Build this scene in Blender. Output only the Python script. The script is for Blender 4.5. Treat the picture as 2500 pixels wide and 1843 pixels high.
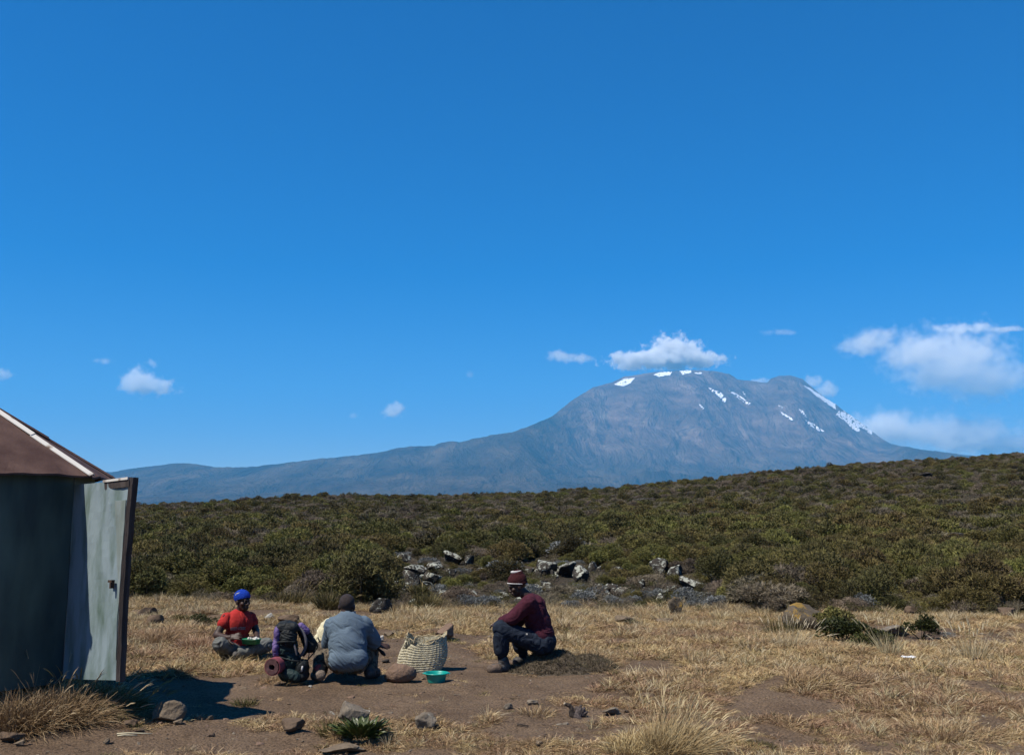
import bpy, bmesh, math, random
import numpy as np
from mathutils import Vector, Matrix, Quaternion, noise as mnoise

for o in list(bpy.data.objects):
    bpy.data.objects.remove(o)
SC = bpy.context.scene
COL = SC.collection
R = math.radians

# ------------------------------------------------------------------ camera
W, H, F = 2500.0, 1843.0, 2400.0            # photograph size and focal length in its pixels
CAMZ = 1.6
PITCH = math.atan((1262.0 - H / 2) / F)     # eye level lies at row 1262
cam_d = bpy.data.cameras.new('camera')
cam_d.sensor_width = 36.0
cam_d.lens = F / W * 36.0
cam_d.clip_start = 0.05
cam_d.clip_end = 90000.0
cam = bpy.data.objects.new('camera', cam_d)
COL.objects.link(cam)
cam.location = (0, 0, CAMZ)
cam.rotation_euler = (math.pi / 2 + PITCH, 0, 0)
SC.camera = cam

# ------------------------------------------------------------------ sky, sun, exposure
SUN_EL, SUN_AZ = R(58), R(236)              # azimuth clockwise from +Y: from the left, behind the camera
to_sun = Vector((math.cos(SUN_EL) * math.sin(SUN_AZ), math.cos(SUN_EL) * math.cos(SUN_AZ), math.sin(SUN_EL)))
world = bpy.data.worlds.new('World')
SC.world = world
world.use_nodes = True
wn = world.node_tree
wn.nodes.clear()
w_out = wn.nodes.new('ShaderNodeOutputWorld')
w_bg = wn.nodes.new('ShaderNodeBackground')
sky = wn.nodes.new('ShaderNodeTexSky')
sky.sky_type = 'NISHITA'
sky.sun_disc = False
sky.sun_elevation = SUN_EL
sky.sun_rotation = SUN_AZ
sky.altitude = 3500.0
sky.air_density = 1.5
sky.dust_density = 0.6
sky.ozone_density = 6.0
wb = wn.nodes.new('ShaderNodeMix')           # the photograph's deep, cool rendering of the whole sky
wb.data_type = 'RGBA'
wb.blend_type = 'MULTIPLY'
wb.inputs['Factor'].default_value = 1.0
wb.inputs['B'].default_value = (.92, .87, 1.0, 1)
hs = wn.nodes.new('ShaderNodeHueSaturation')
hs.inputs['Saturation'].default_value = 1.38
wn.links.new(sky.outputs[0], wb.inputs['A'])
wn.links.new(wb.outputs['Result'], hs.inputs['Color'])
wn.links.new(hs.outputs[0], w_bg.inputs['Color'])
w_bg.inputs['Strength'].default_value = 0.073
wn.links.new(w_bg.outputs[0], w_out.inputs['Surface'])

sun_d = bpy.data.lights.new('sun', 'SUN')
sun_d.energy = 4.9
sun_d.angle = R(0.53)
sun_d.color = (1.0, 0.93, 0.82)
sun = bpy.data.objects.new('sun', sun_d)
COL.objects.link(sun)
sun.location = (-30, -20, 60)
sun.rotation_euler = to_sun.to_track_quat('Z', 'Y').to_euler()

vs = SC.view_settings
vs.view_transform = 'Standard'
vs.look = 'None'
vs.exposure = 0.72
vs.gamma = 1.0
vs.use_curve_mapping = False
SC.render.engine = 'CYCLES'
SC.cycles.use_denoising = True
SC.cycles.max_bounces = 8
SC.cycles.diffuse_bounces = 3
SC.cycles.glossy_bounces = 2
SC.cycles.transparent_max_bounces = 8
SC.cycles.volume_bounces = 5
SC.cycles.volume_max_steps = 512
SC.cycles.volume_step_rate = 0.5

# ------------------------------------------------------------------ pixels to places
_c, _s = math.cos(PITCH), math.sin(PITCH)

def ray(px, py):
    x, y, z = px - W / 2, F, -(py - H / 2)
    return np.array([x, y * _c - z * _s, y * _s + z * _c])

def at(px, py, Y):
    d = ray(px, py)
    k = Y / d[1]
    return Vector((d[0] * k, Y, CAMZ + d[2] * k))

def project(P):
    P = np.asarray(P, float)
    x, y, z = P[..., 0], P[..., 1], P[..., 2] - CAMZ
    yy = y * _c + z * _s
    zz = -y * _s + z * _c
    yy = np.where(yy < 1e-3, 1e-3, yy)
    return W / 2 + F * x / yy, H / 2 - F * zz / yy

# ------------------------------------------------------------------ noise (numpy)
def _hash(ix, iy, iz, seed):
    h = (ix.astype(np.int64) * 374761393 + iy.astype(np.int64) * 668265263 +
         iz.astype(np.int64) * 2147483647 + seed * 974634777) & 0xffffffff
    h = ((h ^ (h >> 13)) * 1274126177) & 0xffffffff
    h = h ^ (h >> 16)
    return (h & 0xffffff) / float(0xffffff)

def vnoise3(x, y, z, seed=0):
    ix, iy, iz = np.floor(x), np.floor(y), np.floor(z)
    fx, fy, fz = x - ix, y - iy, z - iz
    fx, fy, fz = [f * f * f * (f * (f * 6 - 15) + 10) for f in (fx, fy, fz)]
    r = 0
    for dx in (0, 1):
        for dy in (0, 1):
            for dz in (0, 1):
                wgt = (fx if dx else 1 - fx) * (fy if dy else 1 - fy) * (fz if dz else 1 - fz)
                r = r + wgt * _hash(ix + dx, iy + dy, iz + dz, seed)
    return r * 2 - 1

def vnoise2(x, y, seed=0):
    ix, iy = np.floor(x), np.floor(y)
    fx, fy = x - ix, y - iy
    fx, fy = [f * f * f * (f * (f * 6 - 15) + 10) for f in (fx, fy)]
    zz = np.zeros_like(ix)
    r = 0
    for dx in (0, 1):
        for dy in (0, 1):
            r = r + (fx if dx else 1 - fx) * (fy if dy else 1 - fy) * _hash(ix + dx, iy + dy, zz, seed)
    return r * 2 - 1

def fbm2(x, y, oct=4, seed=0, gain=0.5):
    a, r, t = 1.0, 0, 0
    for k in range(oct):
        r = r + a * vnoise2(x + 17.3 * k, y - 9.1 * k, seed + k)
        t += a
        a *= gain
        x, y = x * 2.03, y * 2.03
    return r / t

def fbm3(x, y, z, oct=3, seed=0, gain=0.5):
    a, r, t = 1.0, 0, 0
    for k in range(oct):
        r = r + a * vnoise3(x + 7.3 * k, y - 9.1 * k, z + 3.7 * k, seed + k)
        t += a
        a *= gain
        x, y, z = x * 2.03, y * 2.03, z * 2.03
    return r / t

def sstep(a, b, x):
    t = np.clip((x - a) / (b - a), 0, 1)
    return t * t * (3 - 2 * t)

# ------------------------------------------------------------------ materials
MATS = {}

def nodes_of(m):
    nt = m.node_tree
    return nt, nt.nodes['Principled BSDF'], nt.nodes.new, nt.links.new

ALB = 0.62                                   # colours below were noted as seen; this brings them to reflectances

def lin(c):
    return tuple(v * ALB for v in c) + (1.0,) if len(c) == 3 else c

def mat(name, col, rough=0.8, col2=None, scale=8.0, detail=4.0, bump=0.0, bscale=None, metal=0.0,
        spec=0.3, rand=0.0, coords='Object', stretch=None, lo=0.35, hi=0.65, attr=None, attr_col=None):
    """principled surface: noise blends col to col2, optional per-object value change and bump"""
    if name in MATS:
        return MATS[name]
    m = bpy.data.materials.new(name)
    m.use_nodes = True
    nt, bs, N, L = nodes_of(m)
    bs.inputs['Roughness'].default_value = rough
    bs.inputs['Metallic'].default_value = metal
    bs.inputs['Specular IOR Level'].default_value = spec
    tc = N('ShaderNodeTexCoord')
    src = tc.outputs[coords] if coords in tc.outputs else None
    if coords == 'World':
        g = N('ShaderNodeNewGeometry')
        src = g.outputs['Position']
    if stretch:
        mp = N('ShaderNodeMapping')
        mp.inputs['Scale'].default_value = stretch
        L(src, mp.inputs[0])
        src = mp.outputs[0]
    last = None
    if col2 is not None:
        nz = N('ShaderNodeTexNoise')
        nz.inputs['Scale'].default_value = scale
        nz.inputs['Detail'].default_value = detail
        L(src, nz.inputs['Vector'])
        rp = N('ShaderNodeValToRGB')
        rp.color_ramp.elements[0].position = lo
        rp.color_ramp.elements[0].color = lin(col)
        rp.color_ramp.elements[1].position = hi
        rp.color_ramp.elements[1].color = lin(col2)
        L(nz.outputs['Fac'], rp.inputs[0])
        last = rp.outputs[0]
    if attr:
        at_ = N('ShaderNodeAttribute')
        at_.attribute_name = attr
        mx = N('ShaderNodeMix')
        mx.data_type = 'RGBA'
        L(at_.outputs['Fac'], mx.inputs['Factor'])
        if last:
            L(last, mx.inputs['A'])
        else:
            mx.inputs['A'].default_value = lin(col)
        mx.inputs['B'].default_value = lin(attr_col)
        last = mx.outputs['Result']
    if rand:
        oi = N('ShaderNodeObjectInfo')
        mr = N('ShaderNodeMapRange')
        mr.inputs['To Min'].default_value = 1 - rand
        mr.inputs['To Max'].default_value = 1 + rand
        L(oi.outputs['Random'], mr.inputs['Value'])
        hv = N('ShaderNodeHueSaturation')
        L(mr.outputs[0], hv.inputs['Value'])
        if last:
            L(last, hv.inputs['Color'])
        else:
            hv.inputs['Color'].default_value = lin(col)
        last = hv.outputs[0]
    if last:
        L(last, bs.inputs['Base Color'])
    else:
        bs.inputs['Base Color'].default_value = lin(col)
    if bump:
        nb = N('ShaderNodeTexNoise')
        nb.inputs['Scale'].default_value = bscale or scale * 3
        nb.inputs['Detail'].default_value = 5
        L(src, nb.inputs['Vector'])
        bp = N('ShaderNodeBump')
        bp.inputs['Strength'].default_value = bump
        bp.inputs['Distance'].default_value = 0.02
        L(nb.outputs['Fac'], bp.inputs['Height'])
        L(bp.outputs[0], bs.inputs['Normal'])
    MATS[name] = m
    return m

# ------------------------------------------------------------------ objects
def fast_mesh(name, V, T, attrs=None, smooth=False):
    """mesh from arrays; T holds triangles (n,3) or quads (n,4)"""
    V = np.ascontiguousarray(V, np.float32)
    T = np.ascontiguousarray(T, np.int32)
    me = bpy.data.meshes.new(name)
    k = T.shape[1]
    me.vertices.add(len(V))
    me.vertices.foreach_set('co', V.ravel())
    me.loops.add(T.size)
    me.loops.foreach_set('vertex_index', T.ravel())
    me.polygons.add(len(T))
    me.polygons.foreach_set('loop_start', np.arange(0, T.size, k, dtype=np.int32))
    if smooth:
        me.polygons.foreach_set('use_smooth', np.ones(len(T), bool))
    me.update(calc_edges=True)
    for nm, arr in (attrs or {}).items():
        a = me.attributes.new(nm, 'FLOAT', 'POINT')
        a.data.foreach_set('value', np.ascontiguousarray(arr, np.float32))
    me.validate()
    return me

def link(name, me, m=None, parent=None, loc=None, rot=None, scale=None):
    o = bpy.data.objects.new(name, me)
    COL.objects.link(o)
    if m is not None and me is not None and not me.materials:
        me.materials.append(m)
    if loc is not None:
        o.location = loc
    if rot is not None:
        o.rotation_euler = rot
    if scale is not None:
        o.scale = scale if hasattr(scale, '__len__') else (scale,) * 3
    if parent is not None:
        o.parent = parent
    return o

def tag(o, label=None, cat=None, group=None, kind=None):
    if label:
        o['label'] = label
    if cat:
        o['category'] = cat
    if group:
        o['group'] = group
    if kind:
        o['kind'] = kind
    return o

def empty(name, loc=(0, 0, 0), rz=0.0):
    o = bpy.data.objects.new(name, None)
    COL.objects.link(o)
    o.location = loc
    o.rotation_euler = (0, 0, rz)
    o.empty_display_size = 0.1
    return o

def bm_obj(name, bm, m, parent=None, smooth=False, loc=None, rot=None):
    me = bpy.data.meshes.new(name)
    bm.normal_update()
    bm.to_mesh(me)
    bm.free()
    if smooth:
        for p in me.polygons:
            p.use_smooth = True
    return link(name, me, m, parent, loc, rot)

def hexa(bm, p):
    """box from 8 corner points: bottom ring 0-3, top ring 4-7"""
    v = [bm.verts.new(q) for q in p]
    for f in ((3, 2, 1, 0), (4, 5, 6, 7), (0, 1, 5, 4), (1, 2, 6, 5), (2, 3, 7, 6), (3, 0, 4, 7)):
        bm.faces.new([v[i] for i in f])
    return v

def tube(bm, pts, rads, seg=8, cap=True):
    """round tube through points with a radius each"""
    pts = [Vector(p) for p in pts]
    rings = []
    up = Vector((0, 0, 1))
    for i, p in enumerate(pts):
        a = pts[max(0, i - 1)]
        b = pts[min(len(pts) - 1, i + 1)]
        d = (b - a).normalized()
        if abs(d.dot(up)) > 0.95:
            up = Vector((0, 1, 0))
        s = d.cross(up).normalized()
        t = s.cross(d).normalized()
        up = t
        r = rads[i] if hasattr(rads, '__len__') else rads
        rings.append([bm.verts.new(p + (s * math.cos(q) + t * math.sin(q)) * r)
                      for q in [2 * math.pi * k / seg for k in range(seg)]])
    for a, b in zip(rings, rings[1:]):
        for k in range(seg):
            bm.faces.new((a[k], a[(k + 1) % seg], b[(k + 1) % seg], b[k]))
    if cap:
        bm.faces.new(rings[0][::-1])
        bm.faces.new(rings[-1])
    return rings

def lathe(bm, prof, seg=32, closed=False):
    rings = []
    for r, z in prof:
        rings.append([bm.verts.new((r * math.cos(2 * math.pi * k / seg), r * math.sin(2 * math.pi * k / seg), z))
                      for k in range(seg)])
    for a, b in zip(rings, rings[1:]):
        for k in range(seg):
            bm.faces.new((a[k], a[(k + 1) % seg], b[(k + 1) % seg], b[k]))
    bm.faces.new(rings[0][::-1])
    bm.faces.new(rings[-1])
    return rings
# ------------------------------------------------------------------ terrain
CRX = np.array([-3000, -600, 335, 781, 1327, 1500, 1673, 2008, 2500, 3200, 6000], float)
CRY = np.array([1246, 1238, 1230, 1210, 1204, 1188, 1171, 1138, 1104, 1078, 1060], float)

def crest(ang):
    """ang = x/y; distance of the crest along y and ground height there"""
    px = W / 2 + F * ang
    cy = np.interp(px, CRX, CRY)
    Dc = np.interp(px, [0, 800, 1500, 2500], [112, 118, 130, 150])
    zc = CAMZ + Dc * (1262 - cy) / F - 0.55
    return Dc, zc

HUT = (-4.6, 8.39)
BUMPS = [(HUT[0], HUT[1], 0.16, 1.25, 1.1)]     # x, y, height, sx, sy

def bump_px(px, py, wpx, h, dy=0.5):
    P = at(px, py, 1.0)
    d = ray(px, py)
    k = -CAMZ / d[2]
    x, y = d[0] * k, d[1] * k
    BUMPS.append((x, y, h, wpx / 2.2 * y / F, dy))

for b in [(400, 1560, 190, .10, .5), (505, 1560, 170, .12, .45), (330, 1620, 120, .05, .4), (1060, 1556, 120, .11, .3),
          (1375, 1545, 110, .10, .3), (430, 1655, 130, .07, .25), (690, 1640, 120, .05, .3), (850, 1652, 90, .06, .15),
          (1960, 1670, 240, .09, .35), (2080, 1600, 260, .08, .5), (1300, 1820, 150, .06, .2), (1650, 1825, 260, .10, .4),
          (870, 1790, 150, .06, .25), (720, 1800, 90, .06, .15), (120, 1740, 300, .10, .35), (2300, 1720, 300, .07, .5),
          (1780, 1580, 180, .07, .4), (640, 1500, 300, .07, .6), (1900, 1760, 200, .06, .3)]:
    bump_px(*b)

def ground_h(x, y, detail=True):
    x = np.asarray(x, float)
    y = np.asarray(y, float)
    r = np.hypot(x, y)
    yy = np.maximum(y, 1e-3)
    ang = np.clip(x / yy, -1.6, 1.6)
    Dc, zc = crest(ang)
    front = sstep(-0.2, 0.5, y / np.maximum(r, 1e-6))
    d = np.where(y > 0, np.maximum(y, r * 0.53), r)
    d0 = 16.5
    s = np.clip((d - d0) / (Dc - d0), 0, 1)
    z = zc * s ** 1.45 * front
    over = np.maximum(d - Dc, 0)
    z = z - np.minimum(over * 0.10, 22 + zc) * front
    n = 0.05 * fbm2(x * 0.35, y * 0.35, 3, 3) * sstep(0, 4, r)
    hill = sstep(17, 40, d)
    n = n + hill * (0.35 * fbm2(x * 0.11, y * 0.11, 3, 8) + 0.10 * fbm2(x * 0.7, y * 0.7, 2, 9)) * (1 - sstep(150, 400, d))
    for bx, by, bh, sx, sy in BUMPS:
        n = n + bh * np.exp(-((x - bx) / sx) ** 2 - ((y - by) / sy) ** 2)
    if detail:
        near = 1 - sstep(14, 30, d)
        n = n + near * (0.022 * fbm2(x * 2.1, y * 2.1, 3, 21) + 0.008 * fbm2(x * 9, y * 9, 2, 31))
    return z + n

def gz(x, y):
    return float(ground_h(np.array([x]), np.array([y]))[0])

def hit(px, py):
    """the place on the ground that a pixel shows"""
    d = ray(px, py)
    ts = np.concatenate([np.arange(3, 40, .05), np.arange(40, 260, .4)]) / d[1]
    X, Y, Z = d[0] * ts, d[1] * ts, CAMZ + d[2] * ts
    below = np.nonzero(Z <= ground_h(X, Y))[0]
    i = below[0] if len(below) else len(ts) - 1
    x, y = X[i], Y[i]
    return Vector((x, y, gz(x, y)))

# where the dry grass lies and where the soil is bare, described in the picture and carried to the ground
SOIL = [(700, 1720, 560, 42), (350, 1810, 480, 42), (1050, 1690, 420, 45), (60, 1830, 260, 40), (760, 1630, 150, 34), (1000, 1600, 170, 48),
        (1130, 1560, 110, 28), (1180, 1640, 120, 40), (1290, 1745, 230, 30), (1330, 1790, 170, 22), (1600, 1620, 125, 28),
        (1950, 1680, 120, 20), (1850, 1795, 140, 18), (1010, 1835, 190, 14), (2420, 1775, 60, 22), (2330, 1555, 190, 18),
        (430, 1690, 220, 40), (560, 1578, 110, 10), (1400, 1668, 110, 12), (1480, 1700, 70, 12), (1370, 1650, 150, 20), (920, 1560, 60, 20), (1660, 1655, 60, 8)]

def grass_mask(x, y):
    P = np.stack([x, y, np.zeros_like(x)], -1)
    px, py = project(P)
    wx = 105 * fbm2(x * 1.7, y * 1.7, 4, 55, .6)
    wy = 40 * fbm2(x * 1.7 + 40, y * 1.7, 4, 56, .6)
    m = np.ones_like(x)
    for cx, cy, rx, ry in SOIL:
        q = np.sqrt(((px + wx - cx) / rx) ** 2 + ((py + wy - cy) / ry) ** 2)
        m = np.minimum(m, sstep(0.8, 1.12, q))
    patch = fbm2(x * 0.9, y * 0.9, 4, 77)
    m = m * sstep(-0.36, -0.06, patch + 0.15)
    m = np.maximum(m, 0.10 * sstep(0.05, 0.35, fbm2(x * 2.2, y * 2.2, 3, 99)))
    return m

def clearing_edge(px):
    """row of the line where the shrubs begin"""
    return np.interp(px, [-2000, 330, 700, 900, 1150, 1500, 2000, 2300, 2500, 4500],
                     [1455, 1462, 1470, 1486, 1482, 1484, 1494, 1500, 1498, 1490])

# polar sheet, finest in front of the camera, reaching past the horizon
az_f = np.linspace(R(-36), R(36), 520)
az_b = np.linspace(R(36), R(324), 100)[1:-1]
az = np.concatenate([az_f, az_b])
rr = np.concatenate([[0.05, 0.6, 1.5, 3.0, 4.2], np.geomspace(4.8, 24, 260), np.geomspace(24.3, 190, 150), np.geomspace(200, 5200, 26)])
AZ, RR = np.meshgrid(az, rr)
GX, GY = RR * np.sin(AZ), RR * np.cos(AZ)
GZ = ground_h(GX, GY)
nA, nR = len(az), len(rr)
idx = np.arange(nA * nR).reshape(nR, nA)
i0, i1 = idx[:-1], idx[1:]
nx = np.roll(idx, -1, axis=1)
Q = np.stack([i0, nx[:-1], nx[1:], i1], -1).reshape(-1, 4)
gm = grass_mask(GX.ravel(), GY.ravel())
_qx, _qy = project(np.stack([GX, GY, GZ], -1).reshape(-1, 3))
hillm = np.where(GY.ravel() > 3, 1 - sstep(-12, 4, _qy - clearing_edge(_qx)), 0.0)
g_me = fast_mesh('ground', np.stack([GX, GY, GZ], -1).reshape(-1, 3), Q[:, ::-1], {'thatch': gm * (1 - hillm), 'heath': hillm}, smooth=True)

gmat = bpy.data.materials.new('soil')
gmat.use_nodes = True
nt, bs, N, L = nodes_of(gmat)
bs.inputs['Roughness'].default_value = 0.95
bs.inputs['Specular IOR Level'].default_value = 0.12
geo = N('ShaderNodeNewGeometry')

def nz(scale, detail=5, vec=None, rough=0.55):
    n = N('ShaderNodeTexNoise')
    n.inputs['Scale'].default_value = scale
    n.inputs['Detail'].default_value = detail
    n.inputs['Roughness'].default_value = rough
    L(vec or geo.outputs['Position'], n.inputs['Vector'])
    return n

def ramp(src, stops):
    r = N('ShaderNodeValToRGB')
    e = r.color_ramp.elements
    e[0].position, e[0].color = stops[0][0], lin(stops[0][1])
    e[1].position, e[1].color = stops[-1][0], lin(stops[-1][1])
    for p, c in stops[1:-1]:
        k = e.new(p)
        k.color = lin(c)
    L(src, r.inputs[0])
    return r

def mix(fac, a, b):
    m = N('ShaderNodeMix')
    m.data_type = 'RGBA'
    L(fac, m.inputs['Factor'])
    L(a, m.inputs['A'])
    L(b, m.inputs['B'])
    return m.outputs['Result']

soil = ramp(nz(1.4, 8, rough=.65).outputs['Fac'], [(.3, (.120, .080, .052)), (.5, (.175, .121, .078)), (.72, (.225, .160, .107))])
grit = ramp(nz(55, 3).outputs['Fac'], [(.36, (.5, .47, .44, 1)), (.5, (1, 1, 1, 1)), (.66, (1.35, 1.3, 1.25, 1))])
mul = N('ShaderNodeMix')
mul.data_type = 'RGBA'
mul.blend_type = 'MULTIPLY'
mul.inputs['Factor'].default_value = 1.0
L(soil.outputs[0], mul.inputs['A'])
L(grit.outputs[0], mul.inputs['B'])
litter = ramp(nz(30, 6, rough=.7).outputs['Fac'], [(.3, (.075, .048, .026)), (.5, (.19, .125, .058)), (.7, (.28, .19, .085))])
heath = ramp(nz(3, 7, rough=.7).outputs['Fac'], [(.3, (.030, .026, .018)), (.6, (.070, .058, .040)), (.8, (.11, .09, .06))])
a1 = N('ShaderNodeAttribute')
a1.attribute_name = 'thatch'
a2 = N('ShaderNodeAttribute')
a2.attribute_name = 'heath'
thr = N('ShaderNodeMath')
thr.operation = 'MULTIPLY_ADD'
thr.use_clamp = True
nzt = nz(14, 5)
sub = N('ShaderNodeMath')
sub.operation = 'MULTIPLY_ADD'
L(nzt.outputs['Fac'], sub.inputs[0])
sub.inputs[1].default_value = 1.6
sub.inputs[2].default_value = -1.15
L(a1.outputs['Fac'], thr.inputs[0])
thr.inputs[1].default_value = 0.95
L(sub.outputs[0], thr.inputs[2])
c1 = mix(thr.outputs[0], mul.outputs['Result'], litter.outputs[0])
c2 = mix(a2.outputs['Fac'], c1, heath.outputs[0])
L(c2, bs.inputs['Base Color'])
bp = N('ShaderNodeBump')
bp.inputs['Strength'].default_value = 0.8
bp.inputs['Distance'].default_value = 0.05
mb = N('ShaderNodeMath')
mb.operation = 'MULTIPLY_ADD'
L(nz(60, 6).outputs['Fac'], mb.inputs[0])
mb.inputs[1].default_value = 0.5
L(nz(9, 6, rough=.6).outputs['Fac'], mb.inputs[2])
L(mb.outputs[0], bp.inputs['Height'])
L(bp.outputs[0], bs.inputs['Normal'])
ground = link('ground', g_me, gmat)
tag(ground, kind='structure')

# ------------------------------------------------------------------ the far mountain
SKX = np.array([-1500, -300, 0, 230, 330, 385, 430, 480, 520, 560, 620, 700, 780, 860, 925, 970, 1000, 1060, 1075, 1105, 1120, 1190, 1250,
                1300, 1350, 1400, 1450, 1490, 1520, 1560, 1600, 1650, 1700, 1745, 1780, 1800, 1830, 1873, 1882, 1900, 1930, 1960, 1968,
                2000, 2045, 2100, 2140, 2160, 2175, 2250, 2350, 2500, 2800, 4200], float)
SKY = np.array([1235, 1190, 1172, 1157, 1143, 1135, 1130, 1133, 1139, 1141, 1139, 1130, 1120, 1112, 1104, 1094, 1090, 1088, 1081, 1077,
                1080, 1064, 1055, 1038, 1015, 975, 945, 935, 921, 915, 908, 904, 902, 905, 912, 925, 930, 934, 925, 918, 917, 925, 933,
                960, 990, 1030, 1060, 1075, 1084, 1097, 1110, 1125, 1150, 1200], float)

def elev(px, py):
    """tangent of the elevation seen at a pixel, per metre of y"""
    x, y, z = px - W / 2, F, -(py - H / 2)
    return (y * _s + z * _c) / (y * _c - z * _s)

def ang_of(px, py):
    y, z = F, -(py - H / 2)
    return (px - W / 2) / (y * _c - z * _s)

mcols = np.arange(-1400, 4001, 3.0)
m_sky = np.interp(mcols, SKX, SKY)
kibo = sstep(1250, 1500, mcols) * (1 - sstep(2120, 2260, mcols))     # the steep cone
MR = 12000.0 + 4500 * kibo
t_f = np.linspace(0, 1, 150)
t_b = np.linspace(0, 1, 14)[1:]
TT, PX = np.meshgrid(np.concatenate([t_f, 1 + t_b]), mcols, indexing='ij')
SKm = np.broadcast_to(m_sky, PX.shape)
KB = np.broadcast_to(kibo, PX.shape)
Rm = np.broadcast_to(MR, PX.shape)
r0 = 5200.0
tf = np.clip(TT, 0, 1)
yb = r0 + (Rm - r0) * tf + np.clip(TT - 1, 0, 1) * 3000
ax = ang_of(PX, SKm)
top = CAMZ + Rm * elev(PX, SKm)
base = -30.0 + 0 * Rm
# long gentle foot, then the cone
low = CAMZ + Rm * elev(PX, np.maximum(SKm, 1075 + 0 * SKm))
g_low = base + (low - base) * (0.35 * tf + 0.65 * tf ** 2.2)
cone = (top - low) * sstep(0.52, 1.0, tf) ** 1.15
zz = g_low + cone
wxx, wyy = ax * yb * .001, yb * .001
gul = 1 - np.abs(fbm2(wxx * .55 + .3 * fbm2(wxx, wyy, 2, 5), wyy * .30, 5, 201))
rid = fbm2(wxx * 1.5, wyy * 1.1, 6, 211, .58)
amp = np.minimum(1, tf * 3) * (1 - sstep(.70, 1.0, tf) * 0.95)
zz = zz + amp * ((gul - .75) * (90 + 150 * KB) + rid * (40 + 90 * KB))
zz = zz + 9 * fbm2(PX * 0.07, tf * 30, 3, 221)
zz = np.where(TT > 1, top - (TT - 1) * 1500 - 20, zz)
MX = ax * yb
nr_, nc_ = PX.shape
mi = np.arange(nr_ * nc_).reshape(nr_, nc_)
MQ = np.stack([mi[:-1, :-1], mi[:-1, 1:], mi[1:, 1:], mi[1:, :-1]], -1).reshape(-1, 4)
m_me = fast_mesh('mountain', np.stack([MX, yb, zz], -1).reshape(-1, 3), MQ, {'cone': (KB * sstep(.5, .75, tf)).ravel()}, smooth=True)
mm = bpy.data.materials.new('mountain_rock')
mm.use_nodes = True
nt, bs, N, L = nodes_of(mm)
bs.inputs['Roughness'].default_value = 1.0
bs.inputs['Specular IOR Level'].default_value = 0.0
geo = N('ShaderNodeNewGeometry')
mp = N('ShaderNodeMapping')
mp.inputs['Scale'].default_value = (1, .45, 1.6)
L(geo.outputs['Position'], mp.inputs[0])
moor = ramp(nz(.0016, 8, mp.outputs[0], .62).outputs['Fac'], [(.34, (.05, .034, .022)), (.5, (.10, .072, .045)), (.68, (.19, .14, .09))])
rock = ramp(nz(.0026, 9, mp.outputs[0], .65).outputs['Fac'], [(.34, (.12, .072, .056)), (.5, (.25, .165, .125)), (.60, (.36, .25, .19)), (.70, (.52, .40, .31))])
ca = N('ShaderNodeAttribute')
ca.attribute_name = 'cone'
cn = N('ShaderNodeMath')
cn.operation = 'MULTIPLY_ADD'
cn.use_clamp = True
sb = N('ShaderNodeMath')
sb.operation = 'MULTIPLY_ADD'
L(nz(.0012, 6, mp.outputs[0]).outputs['Fac'], sb.inputs[0])
sb.inputs[1].default_value = 1.2
sb.inputs[2].default_value = -.75
L(ca.outputs['Fac'], cn.inputs[0])
cn.inputs[1].default_value = 1.0
L(sb.outputs[0], cn.inputs[2])
L(mix(cn.outputs[0], moor.outputs[0], rock.outputs[0]), bs.inputs['Base Color'])
mpb = N('ShaderNodeMapping')                  # gullies run down the slope, lava bands across it
mpb.inputs['Scale'].default_value = (1.0, .35, .55)
L(geo.outputs['Position'], mpb.inputs[0])
mbp = N('ShaderNodeBump')
mbp.inputs['Strength'].default_value = 1.0
mbp.inputs['Distance'].default_value = 420.0
nb1 = nz(.0024, 10, mpb.outputs[0], .62)
nb1.inputs['Distortion'].default_value = .5
L(nb1.outputs['Fac'], mbp.inputs['Height'])
L(mbp.outputs[0], bs.inputs['Normal'])
mountain = link('mountain', m_me, mm)
tag(mountain, kind='structure')

# snow fields lie on the rock: each is a slab of its own
from mathutils.bvhtree import BVHTree
bvh = BVHTree.FromPolygons([v.co[:] for v in m_me.vertices], [p.vertices[:] for p in m_me.polygons])
snow_mat = mat('old_snow', (.90, .91, .94, 1), .7, (.55, .57, .62, 1), lo=.4, hi=.7, scale=.012, coords='World')
SN = [[(447, 335), (490, 310), (540, 306), (520, 328), (490, 345)], [(615, 292), (650, 283), (700, 280), (690, 295), (640, 303)],
      [(735, 277), (780, 273), (785, 284), (745, 293)], [(800, 284), (828, 284), (826, 290), (803, 290)],
      [(860, 350), (915, 372), (938, 400), (930, 415), (905, 388), (880, 371)], [(945, 361), (975, 372), (1042, 418), (1036, 426), (985, 393)],
      [(1008, 368), (1026, 378), (1022, 386)], [(1283, 332), (1310, 343), (1370, 383), (1422, 413), (1425, 437), (1388, 412), (1340, 378)],
      [(1432, 453), (1457, 457), (1502, 488), (1527, 520), (1520, 546), (1490, 530), (1460, 497), (1420, 470)],
      [(1490, 460), (1540, 498), (1585, 525), (1582, 549), (1545, 522), (1500, 482)], [(1255, 443), (1272, 450), (1292, 480), (1278, 476)],
      [(1285, 493), (1310, 503), (1370, 543), (1345, 540), (1305, 515)], [(1438, 422), (1472, 443), (1466, 452)], [(812, 416), (842, 438), (835, 444)],
      [(1165, 425), (1188, 438), (1184, 443)], [(1165, 448), (1232, 488), (1226, 493), (1180, 464)]]

def in_poly(x, y, P):
    r = np.zeros(x.shape, bool)
    j = len(P) - 1
    for i in range(len(P)):
        xi, yi = P[i]
        xj, yj = P[j]
        c = ((yi > y) != (yj > y)) & (x < (xj - xi) * (y - yi) / (yj - yi + 1e-9) + xi)
        r ^= c
        j = i
    return r

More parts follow.
